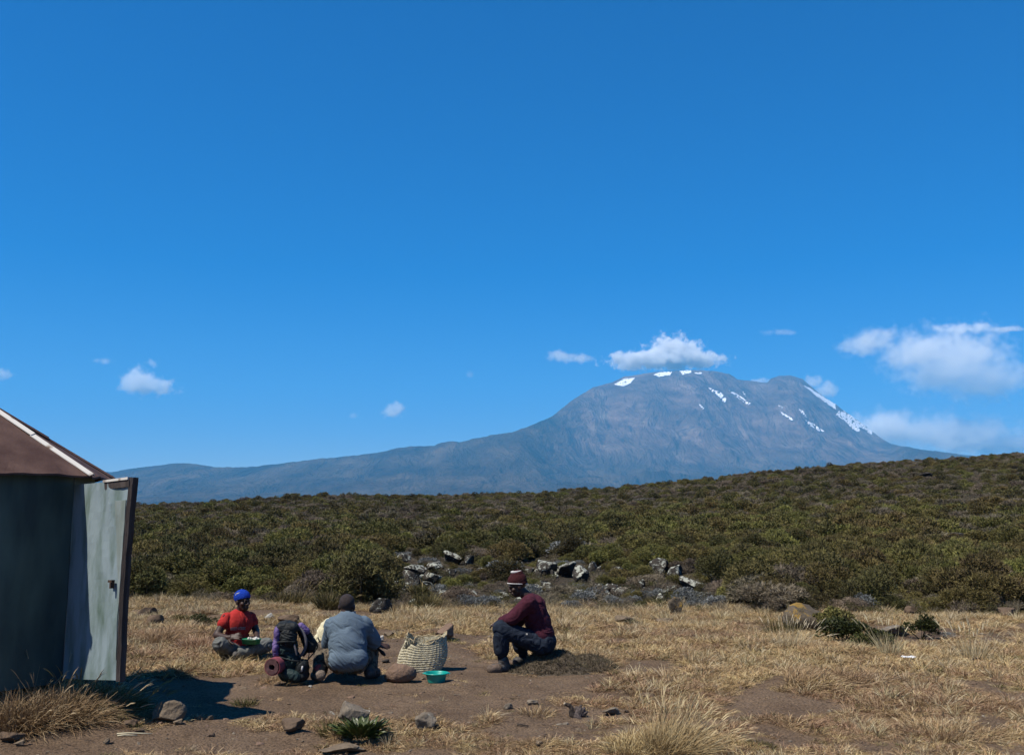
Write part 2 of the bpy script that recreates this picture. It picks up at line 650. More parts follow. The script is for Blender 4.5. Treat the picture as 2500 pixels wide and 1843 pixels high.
for k, P in enumerate(SN):
    sh_ = {7: (-4, 6), 9: (-5, 5), 12: (-4, 5)}.get(k, (0, 1.5))
    P = [(1250 + u / 1.7928 + sh_[0], 750 + v / 1.7928 + sh_[1]) for u, v in P]
    xs, ys = [p[0] for p in P], [p[1] for p in P]
    st = 0.8
    gx, gy = np.meshgrid(np.arange(min(xs) - 1, max(xs) + 1, st), np.arange(min(ys) - 1, max(ys) + 1, st))
    wx = gx + 2.2 * fbm2(gx * .22, gy * .22, 3, 300 + k)
    wy = gy + 1.6 * fbm2(gx * .22 + 50, gy * .22, 3, 310 + k)
    inside = in_poly(wx, wy, P) & (fbm2(gx * .35, gy * .35, 2, 330 + k) > (-.22 if k in (8, 9) else .0 if k in (4, 5, 6, 10, 11, 12, 13, 14, 15) else -.5))
    V, keep = [], {}
    o = Vector((0, 0, CAMZ))
    for a in range(gx.shape[0]):
        for b in range(gx.shape[1]):
            d = Vector(ray(gx[a, b], gy[a, b])).normalized()
            h = bvh.ray_cast(o, d)
            if h[0] is not None:
                keep[(a, b)] = len(V)
                V.append(h[0] - d * 22 + Vector((0, 0, 6)))
    T = []
    for a in range(gx.shape[0] - 1):
        for b in range(gx.shape[1] - 1):
            c = [(a, b), (a, b + 1), (a + 1, b + 1), (a + 1, b)]
            if inside[a, b] and all(q in keep for q in c):
                vv = [V[keep[q]] for q in c]
                if max((p - vv[0]).length for p in vv) < 600:
                    T.append([keep[q] for q in c])
    if T:
        bm = bmesh.new()
        vs_ = [bm.verts.new(v) for v in V]
        for f in T:
            bm.faces.new([vs_[i] for i in f[::-1]])
        for v in [v for v in bm.verts if not v.link_faces]:
            bm.verts.remove(v)
        g = bmesh.ops.extrude_face_region(bm, geom=bm.faces[:])
        for e in g['geom']:
            if isinstance(e, bmesh.types.BMVert):
                e.co.y += 40
        bmesh.ops.recalc_face_normals(bm, faces=bm.faces[:])
        bm_obj('snow_field', bm, snow_mat, mountain)

# ------------------------------------------------------------------ the air between here and the mountain
hz = bmesh.new()
hexa(hz, [(-20000, -3000, -120), (20000, -3000, -120), (20000, 20500, -120), (-20000, 20500, -120),
          (-20000, -3000, 2750), (20000, -3000, 2750), (20000, 20500, 2750), (-20000, 20500, 2750)])
hm = bpy.data.materials.new('clear_air')
hm.use_nodes = True
hm.node_tree.nodes.clear()
ho = hm.node_tree.nodes.new('ShaderNodeOutputMaterial')
hv = hm.node_tree.nodes.new('ShaderNodeVolumePrincipled')
hv.inputs['Color'].default_value = (.11, .56, 1.0, 1)
hv.inputs['Density'].default_value = 4.6e-5
hv.inputs['Anisotropy'].default_value = 0.0
hm.node_tree.links.new(hv.outputs[0], ho.inputs['Volume'])
haze = bm_obj('haze', hz, hm)
tag(haze, kind='stuff')

# ------------------------------------------------------------------ clouds: real vapour behind the mountain
CD = 26000.0

def cloud(name, label, px, py, wpx, hpx, lobes, dens=.004, seed=0, freq=1.0, soft=.5, group=None):
    """lobes in units of the box half size: (x, z, rx, rz)"""
    c = at(px, py, CD)
    dens *= 1.3
    sx, sz = wpx / 2 * CD / F, hpx / 2 * CD / F
    sy = min(sx, sz * 1.6)
    bm = bmesh.new()
    bmesh.ops.create_icosphere(bm, subdivisions=3, radius=1.42)
    m = bpy.data.materials.new('vapour_' + name)
    m.use_nodes = True
    t = m.node_tree
    t.nodes.clear()
    N, L = t.nodes.new, t.links.new
    out = N('ShaderNodeOutputMaterial')
    pv = N('ShaderNodeVolumePrincipled')
    pv.inputs['Color'].default_value = (1, 1, 1, 1)
    pv.inputs['Anisotropy'].default_value = .0
    tc = N('ShaderNodeTexCoord')
    best = None
    for lx, lz, rx, rz in lobes:
        mpn = N('ShaderNodeMapping')
        mpn.inputs['Location'].default_value = (-lx / rx, 0, -lz / rz)
        mpn.inputs['Scale'].default_value = (1 / rx, 1, 1 / rz)
        L(tc.outputs['Object'], mpn.inputs[0])
        ln = N('ShaderNodeVectorMath')
        ln.operation = 'LENGTH'
        L(mpn.outputs[0], ln.inputs[0])
        sbn = N('ShaderNodeMath')
        sbn.operation = 'SUBTRACT'
        sbn.inputs[0].default_value = 1.0
        L(ln.outputs['Value'], sbn.inputs[1])
        if best is None:
            best = sbn.outputs[0]
        else:
            mxn = N('ShaderNodeMath')
            mxn.operation = 'SMOOTH_MAX'
            mxn.inputs[2].default_value = .15
            L(best, mxn.inputs[0])
            L(sbn.outputs[0], mxn.inputs[1])
            best = mxn.outputs[0]
    ge = N('ShaderNodeNewGeometry')
    n1 = N('ShaderNodeTexNoise')
    n1.noise_dimensions = '4D'
    n1.inputs['W'].default_value = seed
    n1.inputs['Scale'].default_value = .0032 * freq
    n1.inputs['Detail'].default_value = 7
    n1.inputs['Roughness'].default_value = .6
    L(ge.outputs['Position'], n1.inputs['Vector'])
    ma = N('ShaderNodeMath')
    ma.operation = 'MULTIPLY_ADD'
    L(n1.outputs['Fac'], ma.inputs[0])
    ma.inputs[1].default_value = 3.3
    L(best, ma.inputs[2])
    mr = N('ShaderNodeMapRange')
    mr.interpolation_type = 'SMOOTHSTEP'
    mr.inputs['From Min'].default_value = 1.78
    mr.inputs['From Max'].default_value = 1.78 + soft
    mr.inputs['To Max'].default_value = dens
    L(ma.outputs[0], mr.inputs['Value'])
    L(mr.outputs[0], pv.inputs['Density'])
    L(pv.outputs[0], out.inputs['Volume'])
    me = bpy.data.meshes.new(name)
    bm.to_mesh(me)
    bm.free()
    o = link(name, me, m, None, c, None, (sx, sy, sz))
    return tag(o, label, 'cloud', group)

cloud('cloud', 'white cumulus cloud sitting right above the snowy summit', 1626, 864, 280, 92,
      [(-.45, -.35, .62, .55), (.15, .15, .5, .85), (.55, -.35, .5, .5), (0, -.45, .95, .45)], .0075, 1, 1.3)
cloud('cloud', 'thin grey-white cloud scrap left of the summit cumulus', 1390, 872, 130, 56, [(-.3, .1, .6, .6), (.3, -.1, .7, .5)], .0016, 4, 1.2)
cloud('cloud', 'largest white cloud bank at the right edge of the sky', 2285, 892, 440, 210,
      [(-.75, .55, .3, .3), (-.15, .3, .5, .6), (.3, .15, .55, .8), (.55, -.35, .55, .55), (.1, -.2, .6, .5)], .0022, 7, .9, 1.0)
cloud('cloud', 'flat lens of white cloud capping the large right-hand bank', 2385, 803, 250, 42, [(-.2, 0, .8, .8), (.5, -.05, .7, .35)], .0030, 9, .9, .7)
cloud('cloud', 'faint lens-shaped cloud high right of the summit', 1900, 811, 130, 34, [(0, 0, .8, .6), (.3, -.1, .7, .4)], .0013, 12, .9, .8)
cloud('cloud', 'small bright puffy cloud above the hut on the left', 352, 934, 150, 84, [(-.2, .05, .65, .9), (.35, -.25, .7, .55)], .0042, 15, 1.0, .7)
cloud('cloud', 'tiny white puff just over the left bright cloud', 374, 886, 52, 32, [(0, 0, .8, .8)], .0026, 17, 1.4, .8)
cloud('cloud', 'thin wisp of cloud up left of the bright puff', 255, 882, 66, 30, [(0, 0, .9, .7)], .0013, 19, 1.4, .8)
cloud('cloud', 'half cloud cut by the left edge of the picture', 2, 912, 64, 56, [(0, 0, .8, .8)], .0028, 21, 1.2, .8)
cloud('cloud', 'pale little cloud over the long left slope of the mountain', 965, 1002, 84, 54, [(0, .1, .75, .8), (-.2, -.2, .8, .5)], .0024, 23, 1.3, .7)
cloud('cloud', 'faint scrap beside the pale little cloud', 865, 1012, 40, 34, [(0, 0, .8, .8)], .0014, 25, 1.4, .8)
cloud('cloud', 'faint single scrap midway between the pale and grey-white clouds', 1147, 918, 36, 34, [(0, 0, .7, .8)], .0014, 27, 1.4, .8)
cloud('cloud', 'low hazy cloud bank behind the right foot of the mountain', 2290, 1048, 560, 170,
      [(-.4, 0, .6, .7), (.2, -.2, .8, .7), (.6, -.4, .5, .5)], .0036, 31, .6, 1.3)
cloud('cloud', 'small white cloud peeping over the right shoulder of the peak', 2005, 946, 110, 76, [(-.35, .35, .45, .5), (.2, -.2, .7, .6)], .0022, 33, 1.2, .7)
cloud('cloud', 'thin white cloud in the notch between the two summits', 1858, 932, 90, 30, [(0, 0, .9, .8)], .0030, 35, 1.3, .7)
# ------------------------------------------------------------------ the tin hut
M_WALL = mat('dark_teal_paint', (.030, .062, .066), .6, (.13, .20, .165), lo=.34, hi=.68, scale=3.0, detail=8, bump=.15, bscale=14, spec=.35, coords='World', stretch=(1, 1, .35))
M_DOOR = mat('weathered_blue_paint', (.13, .19, .15), .5, (.32, .40, .42), lo=.32, hi=.58, scale=4.2, detail=9, bump=.2, bscale=22, spec=.3, coords='World', stretch=(1.6, 1.6, .5))
M_RUST = mat('rusty_roof', (.075, .036, .027), .8, (.150, .085, .064), scale=3.2, detail=9, bump=.2, bscale=30, spec=.25, coords='World')
M_CAP = mat('flaking_white_paint', (.22, .13, .08), .6, (.82, .78, .70), scale=7, detail=8, lo=.30, hi=.42, coords='World')
M_WOOD = mat('old_dark_wood', (.045, .034, .030), .85, (.12, .095, .085), scale=5, detail=8, bump=.5, bscale=40, coords='World', stretch=(3, 3, .3))
M_PATINA = mat('streaked_paint', (.20, .24, .19), .55, (.38, .44, .45), scale=4.0, detail=9, bump=.2, bscale=22, coords='World', stretch=(2, 2, .35))
M_IRON = mat('rusty_iron', (.03, .022, .018), .7, (.09, .05, .03), scale=30)
M_STONEBASE = mat('dry_stone_base', (.05, .042, .035), .95, (.12, .10, .08), scale=8, bump=.6)

HR, HW, ZE, ZA, ZF = 1.148, .985, 1.94, 2.62, .29
HC = Vector((HUT[0], HUT[1], 0))
NH = 8
TH0 = R(78.5)

def corner(i, rad, z):
    a = TH0 + R(45) * i
    return Vector((HC.x + rad * math.sin(a), HC.y - rad * math.cos(a), z))

hut = empty('tin_hut', (HC.x, HC.y, gz(HC.x, HC.y)))
tag(hut, 'small eight-sided dark teal tin hut with rusty pyramid roof', 'hut')
inv = Matrix.Translation(-hut.location)

def hut_part(name, bm, m, parent=hut, smooth=False):
    o = bm_obj(name, bm, m, None, smooth)
    o.data.transform(inv)
    o.parent = parent
    return o

rh = random.Random(4)
for i in range(NH):                                    # wall panels, each a bent sheet
    a, b = corner(i, HW, 0), corner(i + 1, HW, 0)
    d = (b - a).normalized()
    nrm = Vector((d.y, -d.x, 0))
    if nrm.dot(a - HC) < 0:
        nrm = -nrm
    a, b = a + d * .004, b - d * .004
    bm = bmesh.new()
    nu, nv = 10, 14
    grid = []
    for v in range(nv + 1):
        row = []
        for u in range(nu + 1):
            t = u / nu
            z = ZF - .01 + (ZE + .03 - ZF) * v / nv
            w_ = .010 * mnoise.noise(Vector((t * 2.2 + i * 9, v * .22, i))) + (.006 if u in (0, nu) else 0)
            row.append(bm.verts.new(a.lerp(b, t) + nrm * w_ + Vector((0, 0, z))))
        grid.append(row)
    for v in range(nv):
        for u in range(nu):
            bm.faces.new((grid[v][u], grid[v][u + 1], grid[v + 1][u + 1], grid[v + 1][u]))
    g = bmesh.ops.extrude_face_region(bm, geom=bm.faces[:])
    for e in g['geom']:
        if isinstance(e, bmesh.types.BMVert):
            e.co -= nrm * .018
    bmesh.ops.recalc_face_normals(bm, faces=bm.faces[:])
    hut_part('wall_panel', bm, M_WALL)

apex = Vector((HC.x, HC.y, ZA))
for i in range(NH):                                    # roof panels with a sagging torn eave
    a, b = corner(i, HR, ZE), corner(i + 1, HR, ZE)
    bm = bmesh.new()
    nu, nv = 12, 8
    grid = []
    for v in range(nv + 1):
        t = v / nv * .985
        row = []
        for u in range(nu + 1):
            s = u / nu
            e = a.lerp(b, .004 + .992 * s)
            p = e.lerp(apex, t)
            p.z += .012 * mnoise.noise(Vector((s * 3 + i * 5, t * 3, 2))) - (.012 * abs(mnoise.noise(Vector((s * 6 + i * 7, 0, 5)))) if v == 0 else 0)
            if v == 0:
                p += (e - HC).normalized() * .02 * mnoise.noise(Vector((s * 4 + i * 3, 1, 9)))
            row.append(bm.verts.new(p))
        grid.append(row)
    for v in range(nv):
        for u in range(nu):
            bm.faces.new((grid[v][u], grid[v][u + 1], grid[v + 1][u + 1], grid[v + 1][u]))
    g = bmesh.ops.extrude_face_region(bm, geom=bm.faces[:])
    for e in g['geom']:
        if isinstance(e, bmesh.types.BMVert):
            e.co.z -= .016
    bmesh.ops.recalc_face_normals(bm, faces=bm.faces[:])
    hut_part('roof_panel', bm, M_RUST)

for i in range(NH):                                    # folded strips over the ridges, two lengths each
    c = corner(i, HR + .012, ZE + .004)
    along = (apex - c).normalized()
    side = along.cross(Vector((0, 0, 1))).normalized()
    up = side.cross(along).normalized()
    if up.z < 0:
        up = -up
    L_ = (apex - c).length
    for (t0, t1, lift) in ((.0, .505, .010), (.50, .99, .018)):
        bm = bmesh.new()
        n = 9
        prev = None
        for k in range(n + 1):
            t = t0 + (t1 - t0) * k / n
            w_ = .034 + .005 * mnoise.noise(Vector((t * 14, i, 0)))
            p = c + along * (L_ * t) + up * lift
            ring = [bm.verts.new(p + side * w_ - up * .016), bm.verts.new(p + up * .004), bm.verts.new(p - side * w_ - up * .016),
                    bm.verts.new(p - side * w_ - up * .022), bm.verts.new(p - up * .004), bm.verts.new(p + side * w_ - up * .022)]
            if prev:
                for q in range(6):
                    bm.faces.new((prev[q], prev[(q + 1) % 6], ring[(q + 1) % 6], ring[q]))
            else:
                bm.faces.new(ring[::-1])
            prev = ring
        bm.faces.new(prev)
        bmesh.ops.recalc_face_normals(bm, faces=bm.faces[:])
        o = hut_part('ridge_strip', bm, M_CAP if i == 0 else M_RUST)
        if i == 0:
            o['label'] = 'white-painted ridge strip with rust showing through'

bm = bmesh.new()
tube(bm, [(HC.x, HC.y, ZA - .03), (HC.x, HC.y, ZA + .05)], [.09, .05], 10)
hut_part('roof_cap', bm, M_RUST)
# stones under the floor
for i in range(NH):
    for rad in (.84,):
        p = corner(i, rad, 0)
        q = corner(i + .5, rad * .96, 0)
        for w_, e in ((.17, p), (.14, q)):
            g0 = gz(e.x, e.y) - .05
            bm = bmesh.new()
            r_ = bmesh.ops.create_cube(bm, size=1)['verts']
            for v in r_:
                v.co = Vector((v.co.x * w_ * rh.uniform(.9, 1.2), v.co.y * w_, v.co.z * (ZF - .025 - g0))) + Vector((e.x, e.y, (ZF - .025 + g0) / 2))
            bmesh.ops.bevel(bm, geom=bm.edges[:], offset=.02, segments=2)
            hut_part('footing_stone', bm, M_STONEBASE)
bm = bmesh.new()
fl = [bm.verts.new(corner(i, HW - .03, ZF - .02)) for i in range(NH)] + [bm.verts.new(corner(i, HW - .03, ZF + .01)) for i in range(NH)]
bm.faces.new(fl[:NH])
bm.faces.new(fl[NH:])
for i in range(NH):
    bm.faces.new((fl[i], fl[(i + 1) % NH], fl[NH + (i + 1) % NH], fl[NH + i]))
bmesh.ops.recalc_face_normals(bm, faces=bm.faces[:])
hut_part('floor_board', bm, M_WOOD)

# the door stands open towards the camera
hinge = corner(0, HW + .012, 0)
fr = at(310, 1410, 7.62)
free = Vector((fr.x, fr.y, 0))
du = (free - hinge)
dl = du.length
du.normalize()
dn = Vector((du.y, -du.x, 0))                          # faces the camera and the left
if dn.y > 0:
    dn = -dn
DZ0, DZ1 = .312, 1.865

def dpt(u, v, off=0.0):
    z0 = DZ0 + .078 * u                                 # the door hangs askew, its free corner lifted
    return hinge + du * (dl * u) + dn * off + Vector((0, 0, z0 + (DZ1 + .015 * u - z0) * v))

def sheet(u0, u1, v0, v1, off, fn, nu=14, nv=26, th=.012, edge=None):
    bm = bmesh.new()
    grid = []
    for j in range(nv + 1):
        row = []
        for i in range(nu + 1):
            s, v = i / nu, v0 + (v1 - v0) * j / nv
            a, b = (edge(v) if edge else (u0, u1))
            u = a + (b - a) * s
            row.append(bm.verts.new(dpt(u, v, off + fn(u, v))))
        grid.append(row)
    for j in range(nv):
        for i in range(nu):
            bm.faces.new((grid[j][i], grid[j][i + 1], grid[j + 1][i + 1], grid[j + 1][i]))
    g = bmesh.ops.extrude_face_region(bm, geom=bm.faces[:])
    for e in g['geom']:
        if isinstance(e, bmesh.types.BMVert):
            e.co -= dn * th
    bmesh.ops.recalc_face_normals(bm, faces=bm.faces[:])
    return bm

def buckle(u, v):
    w_ = .010 * mnoise.noise(Vector((u * 5, v * 4, 3))) + .004 * mnoise.noise(Vector((u * 14, v * 12, 8)))
    line = .66 + .30 * (1 - v)                          # the long crease running down to the latch
    w_ += .030 * max(0, 1 - abs(u - line) / .10) * max(0, v - .42)
    w_ += .03 * max(0, .10 - v) * max(0, .45 - u) * 20
    return w_

bm = sheet(.0, .36, 0, 1, 0.0, lambda u, v: .006 * mnoise.noise(Vector((u * 6, v * 5, 1))))
door = hut_part('door', bm, M_DOOR)
door['label'] = 'open pale blue-grey tin door swung towards the path'
bm = sheet(.34, .985, 0, 1, .016, buckle, edge=lambda v: (.345 + .012 * math.sin(v * 5), .955 + .03 * v ** 2 - .02 * math.sin(v * 3.2)))
hut_part('door_sheet', bm, M_DOOR, door)
bm = sheet(.74, .955, .10, .90, .020, lambda u, v: buckle(u, v) + .003, nu=6, nv=22,
           edge=lambda v: (.93 - .26 * max(0, v - .35), .945 + .03 * v ** 2 - .02 * math.sin(v * 3.2)))
hut_part('door_patch', bm, M_PATINA, door)
bm = bmesh.new()                                        # wooden stile along the free edge
prev = None
for k in range(19):
    v = k / 18
    u = .985 + .035 * v ** 2 - .022 * math.sin(v * 3.2) + .008 * mnoise.noise(Vector((v * 9, 0, 4)))
    c = dpt(u, -.006 + 1.02 * v, 0)
    w_, t_ = .013 + .004 * mnoise.noise(Vector((v * 11, 2, 0))), .034
    ring = [bm.verts.new(c + du * w_ + dn * .012), bm.verts.new(c - du * w_ + dn * .030), bm.verts.new(c - du * w_ - dn * t_), bm.verts.new(c + du * w_ - dn * t_)]
    if prev:
        for q in range(4):
            bm.faces.new((prev[q], prev[(q + 1) % 4], ring[(q + 1) % 4], ring[q]))
    else:
        bm.faces.new(ring[::-1])
    prev = ring
bm.faces.new(prev)
bmesh.ops.recalc_face_normals(bm, faces=bm.faces[:])
hut_part('door_stile', bm, M_WOOD, door)
bm = bmesh.new()                                        # top rail, its upper edge flaking white
hexa(bm, [dpt(.60, .962, .028), dpt(1.01, .968, .028), dpt(1.01, .968, -.03), dpt(.60, .962, -.03),
          dpt(.60, .998, .034), dpt(1.01, 1.004, .034), dpt(1.01, 1.004, -.03), dpt(.60, .998, -.03)])
bmesh.ops.recalc_face_normals(bm, faces=bm.faces[:])
hut_part('door_rail', bm, M_WOOD, door)
bm = bmesh.new()
hexa(bm, [dpt(.585, .998, .040), dpt(1.0, 1.004, .040), dpt(1.0, 1.004, -.034), dpt(.585, .998, -.034),
          dpt(.585, 1.010, .040), dpt(1.0, 1.017, .040), dpt(1.0, 1.017, -.034), dpt(.585, 1.010, -.034)])
bmesh.ops.recalc_face_normals(bm, faces=bm.faces[:])
hut_part('rail_flashing', bm, M_CAP, door)
bm = bmesh.new()                                        # hasp and staple
hexa(bm, [dpt(.80, .485, .055), dpt(.865, .485, .055), dpt(.865, .485, .03), dpt(.80, .485, .03),
          dpt(.80, .497, .055), dpt(.865, .497, .055), dpt(.865, .497, .03), dpt(.80, .497, .03)])
hexa(bm, [dpt(.84, .455, .06), dpt(.862, .455, .06), dpt(.862, .455, .03), dpt(.84, .455, .03),
          dpt(.84, .485, .06), dpt(.862, .485, .06), dpt(.862, .485, .03), dpt(.84, .485, .03)])
bmesh.ops.recalc_face_normals(bm, faces=bm.faces[:])
hut_part('latch', bm, M_IRON, door)
# ------------------------------------------------------------------ figures: limbs and lobes fused into one skin
def prim_capsule(p0, p1, r0, r1, seg=16):
    return ('c', Vector(p0), Vector(p1), r0, r1)

def prim_ell(c, rad, rot=None):
    return ('e', Vector(c), Vector(rad), rot or Matrix.Identity(3))

def add_prim(bm, p, grow=0.0):
    if p[0] == 'e':
        _, c, rad, rot = p
        vs_ = bmesh.ops.create_icosphere(bm, subdivisions=3, radius=1)['verts']
        for v in vs_:
            q = Vector((v.co.x * (rad.x + grow), v.co.y * (rad.y + grow), v.co.z * (rad.z + grow)))
            v.co = rot @ q + c
        return
    _, a, b, r0, r1 = p
    r0, r1 = r0 + grow, r1 + grow
    d = b - a
    L_ = d.length
    d = d.normalized() if L_ > 1e-6 else Vector((0, 0, 1))
    q = d.to_track_quat('Z', 'Y')
    prof = [(r0 * math.cos(t), r0 * math.sin(t)) for t in [(-.5 + .125 * k) * math.pi for k in range(1, 5)]]
    prof += [(r1 * math.cos(t), L_ + r1 * math.sin(t)) for t in [.125 * k * math.pi for k in range(0, 4)]]
    seg = 16
    rings = [[bm.verts.new(a + q @ Vector((r * math.cos(2 * math.pi * k / seg), r * math.sin(2 * math.pi * k / seg), z))) for k in range(seg)] for r, z in prof]
    v0, v1 = bm.verts.new(a - d * r0), bm.verts.new(b + d * r1)
    for i, (x, y) in enumerate(zip(rings, rings[1:])):
        for k in range(seg):
            bm.faces.new((x[k], x[(k + 1) % seg], y[(k + 1) % seg], y[k]))
    for k in range(seg):
        bm.faces.new((v0, rings[0][(k + 1) % seg], rings[0][k]))
        bm.faces.new((v1, rings[-1][k], rings[-1][(k + 1) % seg]))

def fuse(name, prims, voxel, smooth, m, parent=None, grow=0.0, wr=None, base=None, cut=None):
    """one continuous mesh grown over the shapes; wr = (amplitude, frequency, seed) puts folds into cloth"""
    bm = bmesh.new()
    for p in prims:
        add_prim(bm, p, grow)
    me = bpy.data.meshes.new(name)
    bm.to_mesh(me)
    bm.free()
    t = bpy.data.objects.new('tmp', me)
    COL.objects.link(t)
    r = t.modifiers.new('r', 'REMESH')
    r.mode = 'VOXEL'
    r.voxel_size = voxel
    s = t.modifiers.new('s', 'SMOOTH')
    s.factor = .5
    s.iterations = smooth
    bpy.context.view_layer.update()
    ev = t.evaluated_get(bpy.context.evaluated_depsgraph_get())
    out = bpy.data.meshes.new_from_object(ev)
    bpy.data.objects.remove(t)
    bpy.data.meshes.remove(me)
    out.name = name
    n = len(out.vertices)
    co = np.empty(n * 3, np.float32)
    no = np.empty(n * 3, np.float32)
    out.vertices.foreach_get('co', co)
    out.vertex_normals.foreach_get('vector', no)
    co, no = co.reshape(-1, 3).astype(float), no.reshape(-1, 3).astype(float)
    if wr:
        am, fq, sd = wr[:3]
        st = wr[3] if len(wr) > 3 else (1, 1, 1)
        ang_ = wr[4] if len(wr) > 4 else 0.0
        ca_, sa_ = math.cos(ang_), math.sin(ang_)
        cr = np.stack([co[:, 0] * ca_ - co[:, 2] * sa_, co[:, 1], co[:, 0] * sa_ + co[:, 2] * ca_], 1)
        q = cr * fq * np.array(st)
        wv = fbm3(q[:, 0], q[:, 1], q[:, 2], 2, sd)
        rd = (.5 - np.abs(fbm3(q[:, 0] + 3 * wv, q[:, 1], q[:, 2] + 3 * wv, 3, sd + 5))) * 1.3
        co = co + no * (am * rd)[:, None]
    if base is None and parent is not None:
        base = parent.location
    if base is not None:
        co = co - np.array(base)[None, :]
    out.vertices.foreach_set('co', np.ascontiguousarray(co, np.float32).ravel())
    out.polygons.foreach_set('use_smooth', np.ones(len(out.polygons), bool))
    out.update()
    return link(name, out, m, parent, None if parent is not None else base)

def frame_of(f, up=Vector((0, 0, 1))):
    """columns: right, forward, up"""
    f = Vector(f).normalized()
    s = f.cross(up).normalized()
    u = s.cross(f).normalized()
    return Matrix((s, f, u)).transposed()

def head_prims(c, f, k=1.0):
    M = frame_of(f)
    c = Vector(c)
    P = lambda x, y, z: c + M @ Vector((x * k, y * k, z * k))
    E = lambda x, y, z, a, b, d: prim_ell(P(x, y, z), (a * k, b * k, d * k), M)
    L = [E(0, -.012, .030, .073, .092, .085), E(0, .012, -.035, .058, .070, .075), E(0, .045, -.075, .040, .040, .032),
         E(0, .052, -.095, .022, .020, .015), prim_capsule(P(0, .085, .012), P(0, .104, -.022), .010 * k, .014 * k),
         E(.015, .094, -.026, .011, .012, .009), E(-.015, .094, -.026, .011, .012, .009),
         prim_capsule(P(-.030, .082, .026), P(.030, .082, .026), .013 * k, .013 * k),
         E(.044, .055, -.018, .022, .026, .022), E(-.044, .055, -.018, .022, .026, .022),
         prim_capsule(P(-.020, .084, -.053), P(.020, .084, -.053), .010 * k, .010 * k),
         prim_capsule(P(-.016, .083, -.067), P(.016, .083, -.067), .010 * k, .010 * k),
         E(.075, -.006, -.008, .010, .020, .030), E(-.075, -.006, -.008, .010, .020, .030)]
    return L, P, M

def hand_prims(w, d, nrm, side=1, curl=.5, spread=.12):
    """palm and five fingers; d = way the fingers point, nrm = out of the back of the hand, side = thumb side sign"""
    d = Vector(d).normalized()
    nrm = (Vector(nrm) - d * Vector(nrm).dot(d)).normalized()
    s = d.cross(nrm).normalized() * side
    w = Vector(w)
    M = Matrix((s, d, nrm)).transposed()
    L = [prim_ell(w + d * .052, (.041, .052, .016), M), prim_capsule(w, w + d * .03, .026, .028)]
    for i, ln in enumerate((.070, .080, .074, .056)):
        x = (1.5 - i) * .021
        p = w + d * .092 + s * x
        q = d + s * ((1.5 - i) * spread)
        b = q.normalized()
        for j, fr_ in enumerate((.45, .32, .25)):
            e = p + b * (ln * fr_)
            L.append(prim_capsule(p, e, .0100 - .0009 * j, .0092 - .0009 * j))
            p = e
            b = (b - nrm * curl).normalized()
    p = w + d * .022 + s * .032
    b = (d * .6 + s * .8 - nrm * .2).normalized()
    for j, ln in enumerate((.035, .030, .024)):
        e = p + b * ln
        L.append(prim_capsule(p, e, .0125 - .001 * j, .0115 - .001 * j))
        p = e
        b = (b * .8 + d * .5 - nrm * .2).normalized()
    return L

def J(Y0):
    return lambda px, py, dy=0.0: at(px, py, Y0 + dy)

def lerp(a, b, t):
    return Vector(a).lerp(Vector(b), t)

M_SKIN = mat('dark_brown_skin', (.048, .026, .019), .55, (.072, .040, .029), scale=30, spec=.3, coords='World')
M_NAIL = mat('palm_skin', (.13, .075, .055), .5)
M_RED = None

def cloth(name, a, b, scale=60, rough=.9, bump=.25, bscale=140):
    return mat(name, a, rough, b, scale=scale, detail=6, bump=bump, bscale=bscale, spec=.15, coords='World')

C_RED = cloth('red_cotton', (.42, .028, .026), (.54, .045, .038), 18)
C_BLUE = cloth('blue_knit', (.006, .040, .36), (.010, .065, .50), 90, bump=.6, bscale=160)
C_GREYP = cloth('grey_trousers', (.13, .135, .125), (.20, .205, .19), 14)
C_JACKET = cloth('blue_grey_fleece', (.122, .170, .222), (.155, .212, .27), 10, bump=.4, bscale=220)
C_CAMO = mat('camouflage_cloth', (.055, .042, .030), .9, (.15, .12, .085), scale=16, detail=3, lo=.47, hi=.52, coords='World')
C_MAROON = cloth('maroon_knit', (.066, .014, .026), (.095, .022, .038), 24, bump=.5, bscale=150)
C_NAVY = cloth('navy_trousers', (.012, .018, .032), (.026, .036, .056), 16)
C_HAT = cloth('maroon_hat', (.042, .010, .012), (.070, .017, .019), 50, bump=.5)
C_WHITE = cloth('white_cloth', (.62, .60, .58), (.76, .74, .72), 30)
C_CREAM = cloth('cream_canvas', (.70, .63, .40), (.80, .74, .52), 9, bump=.3, bscale=60)
C_BLACK = cloth('black_nylon', (.010, .012, .015), (.028, .034, .036), 12, .6)
C_TEAL = cloth('dark_teal_nylon', (.014, .030, .032), (.032, .060, .060), 10, .55)
C_PURPLE = cloth('purple_nylon', (.10, .065, .20), (.24, .17, .40), 14, .55)
C_MAT = mat('maroon_foam', (.25, .055, .075), .85, (.32, .085, .11), scale=20, bump=.3, bscale=120, coords='World')
C_MATEND = mat('foam_end', (.10, .045, .05), .9, (.20, .10, .105), scale=30, bump=.3, bscale=120, coords='World')
C_BOOT = mat('brown_boot', (.10, .07, .05), .75, (.20, .14, .10), scale=22, bump=.3, coords='World')
C_BOOTG = mat('grey_boot', (.05, .046, .044), .7, (.11, .10, .095), scale=22, bump=.3, coords='World')
C_BOOTT = mat('dusty_boot', (.17, .13, .105), .85, (.29, .235, .19), scale=22, bump=.3, coords='World')
C_SOCKR = cloth('red_sock', (.35, .05, .06), (.45, .09, .09), 40)
C_SOCKB = cloth('dark_sock', (.012, .012, .016), (.03, .03, .036), 40)
C_RUBBER = mat('sole_rubber', (.03, .028, .026), .8)

def torso_width(c, f, rad):
    return prim_ell(c, rad, frame_of(f))

